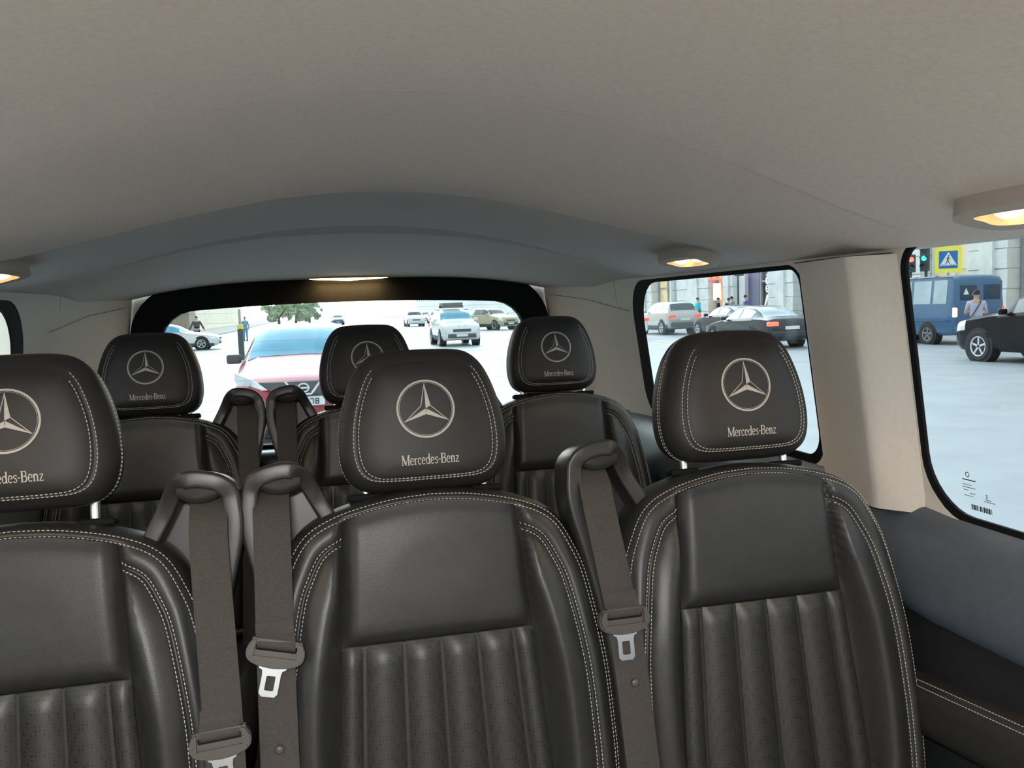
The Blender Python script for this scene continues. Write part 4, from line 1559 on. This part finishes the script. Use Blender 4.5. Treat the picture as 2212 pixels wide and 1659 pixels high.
make_car('sedan', 'paint_white', -6.9, 48.2, math.pi / 2, 'white car crossing at the left end of the rear window', glass='car_glass_blue', lowtrim='plastic_grey')
make_car('suv', 'paint_yellow', 13.9, 64.5, math.radians(25), 'cream and dark car turning behind the white crossover', glass='car_glass_dark', lowtrim='paint_dark', detail=False)
FAR = [(15.9, 108, 'paint_red', 'hatch', 'faded red car parked far down the street'), (16.6, 122, 'paint_white', 'hatch', 'white hatchback parked far off beside the red parked car'), (17.4, 138, 'paint_dark', 'suv', 'tall dark car in the far row of parked cars'),
       (18.6, 160, 'paint_grey', 'sedan', 'small grey car at the far end of the parked row'), (11.2, 92, 'paint_white', 'suv', 'white car far behind the crossover with the roof rack'), (15.2, 78, 'paint_white', 'sedan', 'white sedan behind the cream car at the right of the rear window'), (4.5, 130, 'paint_blue', 'hatch', 'tiny bluish car above the red car roof')]
for (x_, y_, p_, k_, lb) in FAR:
    make_car(k_, p_, x_, y_, 0, lb, group='distant cars', detail=False, glass='car_glass_dark')

# blue delivery van
van, vc = make_car('van', 'paint_blue', 20.35, 22.6 + 4.85 / 2, math.pi, 'blue panel van with pale side windows beyond the right middle window', group='vans', glass='car_glass_dark', sideglass='car_glass_pale', front=False, rim='steel_rim', lowtrim=None)
yb_ = 4.85 / 2
for sd in (-1, 1):
    m_ = MB()
    m_.rbox((sd * .43, yb_ - .01, 1.22), (.80, .05, 1.50), .03)
    d_ = m_.build('rear_door', 'paint_blue', van, smooth=True, auto=40)
    m_ = MB()
    m_.rbox((sd * .43, yb_ + .012, 1.62), (.60, .02, .46), .02)
    m_.build('door_window', 'paint_dark_blue', d_, smooth=True, auto=40)
    m_ = MB()
    m_.rbox((sd * .86, yb_ - .04, 1.02), (.14, .10, .30), .03)
    m_.build('tail_cluster', 'tail_hot' if sd > 0 else 'tail_lens', van, smooth=True)
    g_ = MB()
    for lo_t in (5.0,):
        pts = [vc.S(1.7 + 3.0 * i / 12, lo_t, sd, .012) for i in range(13)]
        g_.tube(pts, .012, 6)
    pts = [vc.S(1.0 + 3.7 * i / 12, 2.9, sd, .006) for i in range(13)]
    g_.tube(pts, .008, 6)
    for xx in (2.90, 3.84):
        g_.tube([vc.S(xx, t_, sd, .006) for t_ in (4.95, 5.2, 5.6, 6.0)], .008, 6)
    g_.build('body_seam', 'paint_dark', van, smooth=True)
m_ = MB()
m_.plate([(.62, 1.56), (.42, 1.56), (.52, 1.76)], [], lambda a, b, t: (a, yb_ + t, b), .02, .03)
st_ = m_.build('warning_sticker', 'plate_white', van)

# ------------------------------------------------------------------ people
def skin_mesh(name, nodes, edges, material, parent, sub=1, smooth=True):
    me = bpy.data.meshes.new(name)
    me.from_pydata([n[0] for n in nodes], edges, [])
    o = bpy.data.objects.new(name, me)
    COL.objects.link(o)
    sk = o.modifiers.new('skin', 'SKIN')
    sk.use_smooth_shade = True
    me.skin_vertices[0].data[0].use_root = True
    for i, n in enumerate(nodes):
        r = n[1]
        me.skin_vertices[0].data[i].radius = r if isinstance(r, tuple) else (r, r)
    sb = o.modifiers.new('sub', 'SUBSURF')
    sb.levels = sub
    sb.render_levels = sub
    dg_ = bpy.context.evaluated_depsgraph_get()
    em = bpy.data.meshes.new_from_object(o.evaluated_get(dg_))
    bpy.data.objects.remove(o)
    bpy.data.meshes.remove(me)
    em.name = name
    em.materials.clear()
    em.materials.append(MAT[material])
    em.polygons.foreach_set('use_smooth', [True] * len(em.polygons))
    n = bpy.data.objects.new(name, em)
    return link(n, parent)

def person(x, y, rz, h, label, shirt, trousers, hair='hair', arms='down', group='people in the street', strap=False, z=.0, long_sleeve=False):
    """faces -Y when rz = 0"""
    root = empty('person', (x, y, z), rz)
    k = h / 1.75
    def V(a, b, c_):
        return (a * k, b * k, c_ * k)
    if arms == 'front':
        el, wr_ = (.27, -.02, 1.10), (.17, -.24, 1.16)
        fi = (.10, -.30, 1.18)
    elif arms == 'out':
        el, wr_ = (.33, .02, 1.12), (.42, -.06, .92)
        fi = (.45, -.08, .84)
    else:
        el, wr_ = (.25, .03, 1.12), (.26, -.04, .87)
        fi = (.26, -.06, .77)
    N = [(V(0, 0, .95), (.155 * k, .11 * k)), (V(0, 0, 1.12), (.145 * k, .10 * k)), (V(0, .0, 1.30), (.175 * k, .11 * k)), (V(0, .01, 1.43), (.10 * k, .075 * k)), (V(0, 0, 1.50), (.055 * k, .055 * k)), (V(0, -.01, 1.58), (.075 * k, .085 * k)), (V(0, -.01, 1.67), (.078 * k, .092 * k)), (V(0, 0, 1.735), (.045 * k, .055 * k))]
    E = [(0, 1), (1, 2), (2, 3), (3, 4), (4, 5), (5, 6), (6, 7)]
    arm_n, leg_n = [], []
    for s_ in (-1, 1):
        i = len(N)
        N += [(V(s_ * .18, .0, 1.40), .062 * k), (V(s_ * el[0], el[1], el[2]), .043 * k), (V(s_ * wr_[0], wr_[1], wr_[2]), .030 * k), (V(s_ * fi[0], fi[1], fi[2]), (.020 * k, .036 * k))]
        E += [(3, i), (i, i + 1), (i + 1, i + 2), (i + 2, i + 3)]
        arm_n.append(i)
    for s_ in (-1, 1):
        i = len(N)
        N += [(V(s_ * .09, 0, .86), .085 * k), (V(s_ * .10, -.01, .50), .058 * k), (V(s_ * .11, .02, .10), .040 * k), (V(s_ * .12, -.10, .035), .035 * k)]
        E += [(0, i), (i, i + 1), (i + 1, i + 2), (i + 2, i + 3)]
        leg_n.append(i)
    b = skin_mesh('body', N, E, 'skin', root, 1)
    f = 1.16
    def grow(n, q=f):
        r = n[1]
        return (n[0], (r[0] * q + .008, r[1] * q + .008) if isinstance(r, tuple) else r * q + .008)
    sn = [grow(N[i]) for i in (0, 1, 2, 3)]
    se = [(0, 1), (1, 2), (2, 3)]
    for i in arm_n:
        j = len(sn)
        mid = tuple(Vector(N[i][0]).lerp(Vector(N[i + 1][0]), .95 if long_sleeve else .62))
        sn += [grow(N[i]), (mid, .055 * k)]
        se += [(3, j), (j, j + 1)]
        if long_sleeve:
            sn.append((tuple(Vector(N[i + 1][0]).lerp(Vector(N[i + 2][0]), .92)), .042 * k))
            se.append((j + 1, j + 2))
    skin_mesh('shirt', sn, se, shirt, root, 1)
    tn = [(V(0, 0, .97), (.165 * k, .12 * k))]
    te = []
    for i in leg_n:
        j = len(tn)
        tn += [grow(N[i], 1.08), grow(N[i + 1], 1.15), grow(N[i + 2], 1.3)]
        te += [(0, j), (j, j + 1), (j + 1, j + 2)]
    skin_mesh('trousers', tn, te, trousers, root, 1)
    for i in leg_n:
        sh = MB()
        p = Vector(N[i + 2][0])
        sh.rbox((p.x, p.y - .07 * k, .045 * k), (.10 * k, .27 * k, .09 * k), .03 * k)
        sh.build('shoe', 'cloth_black', root, smooth=True)
    hm = MB()
    prof = [(.001, .105), (.04, .10), (.075, .075), (.092, .035), (.094, -.005), (.088, -.035)]
    hm.lathe([(r_ * k, z_ * k) for r_, z_ in prof], (0, .012 * k, 1.665 * k), 'z', 20, cap=False)
    hm.v = [(v[0] * .95, v[1] * 1.08, v[2] - (.0 if v[1] > -.02 * k else -.030 * k * (1 if v[2] < 1.68 * k else 0))) for v in hm.v]
    hm.build('hair', hair, root, smooth=True)
    # face: nose, brows and mouth, ears
    fc = MB()
    fc.rbox((0, -.112 * k, 1.625 * k), (.026 * k, .03 * k, .04 * k), .008 * k)
    for s_ in (-1, 1):
        fc.rbox((s_ * .085 * k, .0, 1.635 * k), (.022 * k, .04 * k, .06 * k), .008 * k)
    fc.build('face_features', 'skin', root, smooth=True)
    ey = MB()
    for s_ in (-1, 1):
        ey.rbox((s_ * .032 * k, -.098 * k, 1.652 * k), (.026 * k, .012 * k, .012 * k), .004 * k)
    ey.rbox((0, -.096 * k, 1.585 * k), (.045 * k, .012 * k, .010 * k), .003 * k)
    ey.build('eyes_and_mouth', 'hair', root, smooth=True)
    if strap:
        sp = MB()
        pts = [V(-.12, -.10, 1.44), V(-.10, .0, 1.475), V(-.09, .125, 1.42), V(.0, .150, 1.25), V(.10, .145, 1.08), V(.165, .10, .98)]
        sp.tube(catmull(pts, 5), .013 * k, 8)
        sp.build('bag_strap', 'cloth_black', root, smooth=True)
    tag(root, label, 'person', group)
    return root
person(17.5, 19.55, math.radians(-35 + 180 - 180 + 180), 1.68, 'person in lavender t-shirt with a dark crossbody strap, standing behind the blue van', 'cloth_lavender', 'cloth_navy', arms='front', strap=True)
person(-6.6, 56.0, math.radians(10), 1.80, 'person in black jacket at the left of the rear window', 'cloth_black', 'cloth_navy', arms='out', long_sleeve=True)
person(-4.15, 62.0, math.radians(200), 1.66, 'person with reddish hair and blue clothes behind the dark post', 'cloth_blue', 'cloth_blue', hair='hair_red')
person(24.8, 51.6, math.radians(100), 1.76, 'person in bright turquoise jacket on the right pavement', 'cloth_cyan', 'cloth_navy', long_sleeve=True, z=.11)
person(25.1, 45.9, math.radians(80), 1.78, 'person in violet blue coat by the dark shop door', 'cloth_violet', 'cloth_violet', long_sleeve=True, z=.11)
person(25.6, 50.3, math.radians(60), 1.70, 'person in dark coat beside the orange shop, left one of three', 'cloth_black', 'cloth_black', long_sleeve=True, z=.11)
person(26.0, 49.7, math.radians(120), 1.66, 'person in navy coat below the white shop sign', 'cloth_navy', 'cloth_black', long_sleeve=True, z=.11)
person(25.8, 48.9, math.radians(95), 1.74, 'person in grey jacket right of the others under the orange sign', 'cloth_grey', 'cloth_navy', long_sleeve=True, z=.11)
person(26.3, 26.7, math.radians(95), 1.74, 'person in dark clothes by the beige shop window at the right edge', 'cloth_black', 'cloth_black', long_sleeve=True, z=.11)

# ------------------------------------------------------------------ buildings
FX = 27.0
def facade():
    root = empty('building', (FX, 40, .11))
    def box(name, m_, x0, x1, y0, y1, z0, z1, parent=None, bev=0):
        k = MB()
        k.box(((x0 + x1) / 2 - FX, (y0 + y1) / 2 - 40, (z0 + z1) / 2), (x1 - x0, y1 - y0, z1 - z0))
        return k.build(name, m_, parent or root)
    box('wall', 'stone', 27.9, 34, 5, 85, 0, 14)
    box('upper_wall', 'stone', 27.2, 28.2, 5, 85, 5.2, 14)
    # rusticated stone piers: each course is a block of its own
    for (y0, y1, mm) in ((28.55, 30.75, 'stone'), (43.9, 46.7, 'stone'), (54.5, 59.7, 'stone'), (33.5, 36.5, 'stone'), (38.6, 41.5, 'stone'), (51.0, 52.4, 'pale_wall'), (60.2, 60.9, 'pale_wall'), (64.5, 68.5, 'stone'), (19.0, 22.4, 'stone'), (12, 14.5, 'stone'), (72, 75, 'stone')):
        z = 0
        i = 0
        while z < 5.2:
            box('stone_block', mm, 27.0 - (.03 if i % 2 else 0), 28.0, y0 + .02, y1 - .02, z + .02, min(5.2, z + .78))
            z += .80
            i += 1
        box('pier_core', mm, 27.06, 27.95, y0 + .06, y1 - .06, 0, 5.2)
        box('pier_pilaster', mm, 26.86, 27.0, y0 + (y1 - y0) * .30, y0 + (y1 - y0) * .62, 0, 5.2)
    # shop fronts
    def shop(y0, y1, m_, frame='stone_dark', z0=.55, z1=4.4, mull=2):
        p = box('shop_window', m_, 27.70, 27.78, y0, y1, z0, z1)
        box('stall_riser', frame, 27.5, 27.85, y0, y1, 0, z0)
        box('fascia', 'stone', 27.3, 27.9, y0, y1, z1, 5.2)
        for i in range(mull + 1):
            yy = y0 + (y1 - y0) * i / mull
            box('window_bar', frame, 27.56, 27.72, yy - .07, yy + .07, z0, z1, p)
        box('window_bar', frame, 27.58, 27.72, y0, y1, 2.55, 2.68, p)
        return p
    shop(22.6, 28.4, 'shop_beige', mull=4)
    shop(30.85, 33.4, 'shop_beige', frame='stone', z1=4.0)
    shop(36.6, 38.5, 'shop_dark')
    d = shop(41.7, 43.8, 'shop_dark', mull=1)
    e_ = shop(46.8, 48.5, 'shop_dark', mull=1)
    shop(60.95, 64.4, 'shop_warm')
    shop(52.5, 54.4, 'shop_orange', mull=1)
    shop(14.6, 18.9, 'shop_warm')
    shop(68.6, 71.9, 'shop_warm')
    box('door', 'door_violet', 27.55, 27.7, 48.6, 50.0, 0, 3.4)
    box('white_panel', 'pale_wall', 27.3, 27.6, 50.0, 51.0, 0, 5.2)
    # signs
    s1 = box('shop_sign', 'sign_red', 27.0, 27.25, 52.3, 54.6, 2.9, 4.2)
    for i in range(7):
        yy = 52.5 + i * .28
        box('sign_lamp', 'shop_orange', 26.94, 27.0, yy, yy + .16, 3.0 + .1 * (i % 3), 3.9, s1)
    box('lit_panel', 'sign_white', 27.2, 27.3, 53.2, 54.2, 1.55, 2.7)
    box('neon_strip', 'neon_pink', 27.15, 27.3, 46.9, 50.2, 3.65, 3.85)
    # vertical lettering on the dark shop windows: C O R A like strokes, one block per letter
    def ring_letter(yc, zc, r, name='sign_letter', gap=None, bar=False):
        k = MB()
        n = 20
        for i in range(n):
            a = 2 * math.pi * i / n
            if gap and abs(((math.degrees(a) + 180) % 360) - 180) < gap:
                continue
            k.box((27.52 - FX, yc - 40 + r * .8 * math.cos(a), zc + r * math.sin(a)), (.05, r * .30, r * .30))
        if bar:
            k.box((27.52 - FX, yc - 40, zc), (.05, r * 1.3, r * .25))
        k.build(name, 'sign_white', root)
    ring_letter(47.6, 3.15, .20, gap=50)
    ring_letter(47.6, 2.65, .20)
    ring_letter(47.6, 2.15, .20, bar=True)
    k = MB()
    for (a, b) in (((-.30, 0), (0, .62)), ((.30, 0), (0, .62))):
        v_ = Vector((0, b[0] - a[0], b[1] - a[1]))
        ang = math.atan2(v_.z, v_.y)
        k.box((27.52 - FX, 47.6 - 40 + (a[0] + b[0]) / 2, 1.15 + (a[1] + b[1]) / 2), (.05, v_.length, .12), Matrix.Rotation(ang, 3, 'X'))
    k.build('sign_letter', 'sign_white', root)
    for i, z_ in enumerate((1.05, 1.32, 1.59, 1.95, 2.1)):
        ring_letter(43.0, z_, .10 if i < 3 else .06, bar=i % 2 == 0)
    tag(root, 'grey stone building with rusticated piers and lit shop windows along the right pavement', 'building')
    return root
facade()

def house(name, x0, x1, y0, y1, h, wm, label, win=True, face='x', base=None):
    root = empty(name, ((x0 + x1) / 2, (y0 + y1) / 2, 0))
    w = MB()
    w.box((0, 0, h / 2), (x1 - x0, y1 - y0, h))
    w.build('wall', wm, root)
    if base:
        b_ = MB()
        b_.box((0, 0, .8), (x1 - x0 + .2, y1 - y0 + .2, 1.6))
        b_.build('plinth', base, root)
    if win:
        L_ = (y1 - y0) if face == 'x' else (x1 - x0)
        n = int(L_ / 4)
        for i in range(n):
            for fl_ in range(int(h / 4) - 1):
                k = MB()
                q = -L_ / 2 + (i + .5) * L_ / n
                if face == 'x':
                    xf = (x1 - x0) / 2 * (1 if (x0 + x1) < 0 else -1)
                    k.box((xf, q, 5.0 + fl_ * 4), (.2, 1.5, 2.2))
                else:
                    k.box((q, -(y1 - y0) / 2, 5.0 + fl_ * 4), (1.5, .2, 2.2))
                k.build('window', 'car_glass_pale', root)
    tag(root, label, 'building')
house('building', -24, -14.4, 44, 98, 11, 'cream_wall', 'sunlit cream building at the left behind the crossing white car', base=None)
house('building', -22, -14.5, 6, 40, 11, 'pale_wall', 'pale building seen through the left rear side window', face='x')
house('building', 27.5, 36, 92, 220, 12, 'pale_wall', 'long pale building down the right side of the far street')
house('building', -12.6, -9.0, 72, 76, 3.0, 'brown_wall', 'low brown kiosk wall at the left end of the rear window', win=False, face='y')
house('building', -24, -14.6, 104, 210, 12, 'cream_wall', 'cream building farther down the left side of the street')

# ------------------------------------------------------------------ street furniture
po = empty('bollard_post', (-2.5, 34.6, 0))
m_ = MB(); m_.lathe([(.13, 0), (.13, .05), (.11, .08), (.11, 1.18), (.09, 1.22)], (0, 0, 0), 'z', 16); m_.build('post_base', 'signal_black', po, auto=40)
m_ = MB(); m_.tube([(0, 0, 1.2), (0, 0, 1.95)], .045, 12); m_.build('post_pole', 'stone_dark', po, smooth=True)
m_ = MB(); m_.rbox((0, 0, 1.27), (.22, .20, .20), .03); m_.build('button_box', 'yellow_box', po, smooth=True)
tag(po, 'dark street post with yellow button box left of the red car', 'post')

ts = empty('crossing_sign', (25.35, 29.85, .11))
m_ = MB(); m_.tube([(0, 0, 0), (0, 0, 3.5)], .04, 12); m_.build('sign_pole', 'stone_dark', ts, smooth=True)
SA = math.radians(-39)
Rz = Matrix.Rotation(SA, 3, 'Z')
def sgn_fn(off):
    def fn(a, b, t):
        p = Rz @ Vector((a, -.05 - off - t, b))
        return (p.x, p.y, p.z + 2.86)
    return fn
m_ = MB(); m_.plate(rrect(-.49, .49, -.53, .53, .03, 3), [], sgn_fn(0), 0, .02); sp_ = m_.build('sign_board', 'sign_yellow', ts)
m_ = MB(); m_.plate(rrect(-.34, .34, -.36, .34, .02, 3), [], sgn_fn(.02), 0, .006); m_.build('blue_panel', 'sign_blue', sp_)
m_ = MB(); m_.plate([(-.31, -.24), (.31, -.24), (0, .30)], [], sgn_fn(.026), 0, .006); m_.build('white_triangle', 'sign_plain', sp_)
m_ = MB()
fn = sgn_fn(.032)
m_.plate([(.03 * math.cos(k * .63) + .01, .145 + .03 * math.sin(k * .63)) for k in range(10)], [], fn, 0, .005)
for a_, b_, w_ in (((.0, .10), (-.02, -.02), .045), ((-.02, -.02), (.05, -.17), .03), ((-.02, -.02), (-.09, -.18), .03), ((.0, .09), (.07, .0), .02), ((.0, .09), (-.07, .02), .02)):
    d_ = (Vector(b_) - Vector(a_)).normalized()
    nn = Vector((-d_.y, d_.x)) * w_ / 2
    A, B = Vector(a_), Vector(b_)
    m_.plate([tuple(A + nn), tuple(B + nn), tuple(B - nn), tuple(A - nn)], [], fn, 0, .005)
for q in (-.2, -.1, .1, .2):
    m_.plate([(q - .03, -.22), (q + .03, -.22), (q + .03, -.20), (q - .03, -.20)], [], fn, 0, .005)
m_.build('walking_figure', 'print_black', sp_)
tag(ts, 'yellow bordered blue pedestrian crossing sign above the blue van', 'road sign')

def signal(x, y, z, rz, label, lit):
    root = empty('traffic_light', (x, y, .11), rz)
    m_ = MB(); m_.tube([(0, .12, 0), (0, .12, z + .7)], .06, 12); m_.build('signal_pole', 'signal_black', root, smooth=True)
    n = 3 if lit == 'green' else 2
    m_ = MB(); m_.rbox((0, 0, z), (.34, .20, .33 * n + .06), .03); h_ = m_.build('signal_housing', 'signal_black', root, smooth=True, auto=40)
    for i in range(n):
        zz = z + (.33 * (n - 1) / 2) - .33 * i
        on = (lit == 'green' and i == 1) or (lit == 'red' and i == 0)
        k = MB(); k.lathe([(.001, -.125), (.06, -.12), (.105, -.10)], (0, 0, zz), 'y', 20, cap=False)
        k.build('signal_lens', ('signal_' + lit) if on else 'shop_dark', h_, smooth=True)
        v = MB()
        vs = []
        for yy in (-.10, -.26):
            for q in range(11):
                a = math.pi * q / 10
                vs.append((.125 * math.cos(a), yy, zz + .125 * math.sin(a)))
        v.add(vs, [(q, q + 1, q + 12, q + 11) for q in range(10)])
        v.build('visor', 'signal_black', h_, smooth=True)
    tag(root, label, 'traffic light', 'traffic lights at the crossing')
signal(24.62, 30.3, 2.95, math.radians(-60), 'traffic light showing green beside the yellow crossing sign', 'green')
signal(24.0, 30.35, 2.75, math.radians(-30), 'dark pedestrian light showing red at the left of the middle window', 'red')
root = empty('traffic_light', (24.0, 44.6, .11), math.radians(120))
m_ = MB(); m_.tube([(0, .12, 0), (0, .12, 3.9)], .05, 12); m_.build('signal_pole', 'signal_black', root, smooth=True)
m_ = MB(); m_.rbox((0, 0, 3.15), (.45, .35, .55), .05); m_.build('signal_housing', 'signal_black', root, smooth=True)
tag(root, 'small dark signal head hanging over the cars in the quarter window', 'traffic light', 'traffic lights at the crossing')

def tree(x, y, h, r, seed, label):
    rnd = random.Random(seed)
    root = empty('street_tree', (x, y, 0))
    t = MB()
    t.tube([(0, 0, 0), (.05, .03, h * .3), (-.05, .05, h * .6), (0, 0, h * .85)], [.2, .16, .12, .05], 10)
    for i in range(6):
        a = rnd.uniform(0, 6.28)
        t.tube([(0, 0, h * .35), (r * .5 * math.cos(a), r * .5 * math.sin(a), h * .55), (r * .8 * math.cos(a), r * .8 * math.sin(a), h * .7)], [.08, .06, .03], 6)
    t.build('trunk', 'bark', root, smooth=True)
    vs, fs = [], []
    for i in range(5000):
        while True:
            p = Vector((rnd.uniform(-1, 1), rnd.uniform(-1, 1), rnd.uniform(-1, 1)))
            if p.length < 1 and noise.noise(p * 2.2 + Vector((seed, 0, 0))) > -.25 + .55 * p.length:
                break
        c_ = Vector((p.x * r, p.y * r, h * .60 + p.z * h * .42))
        d1 = Vector((rnd.gauss(0, 1), rnd.gauss(0, 1), rnd.gauss(0, 1))).normalized() * .16
        d2 = Vector((rnd.gauss(0, 1), rnd.gauss(0, 1), rnd.gauss(0, 1))).normalized() * .09
        k = len(vs)
        vs += [c_ - d1, c_ + d2, c_ + d1, c_ - d2]
        fs.append((k, k + 1, k + 2, k + 3))
    stuff(mesh_obj('foliage', vs, fs, 'leaf', root, smooth=False, fix=False))
    tag(root, label, 'tree', 'street trees')
tree(-3.4, 112, 3.9, 2.2, 1, 'green street tree above the red car roof, left one')
tree(-1.4, 119, 4.3, 2.6, 2, 'green street tree above the red car roof, middle one')
tree(.4, 128, 3.6, 2.0, 3, 'green street tree above the red car roof, right one')
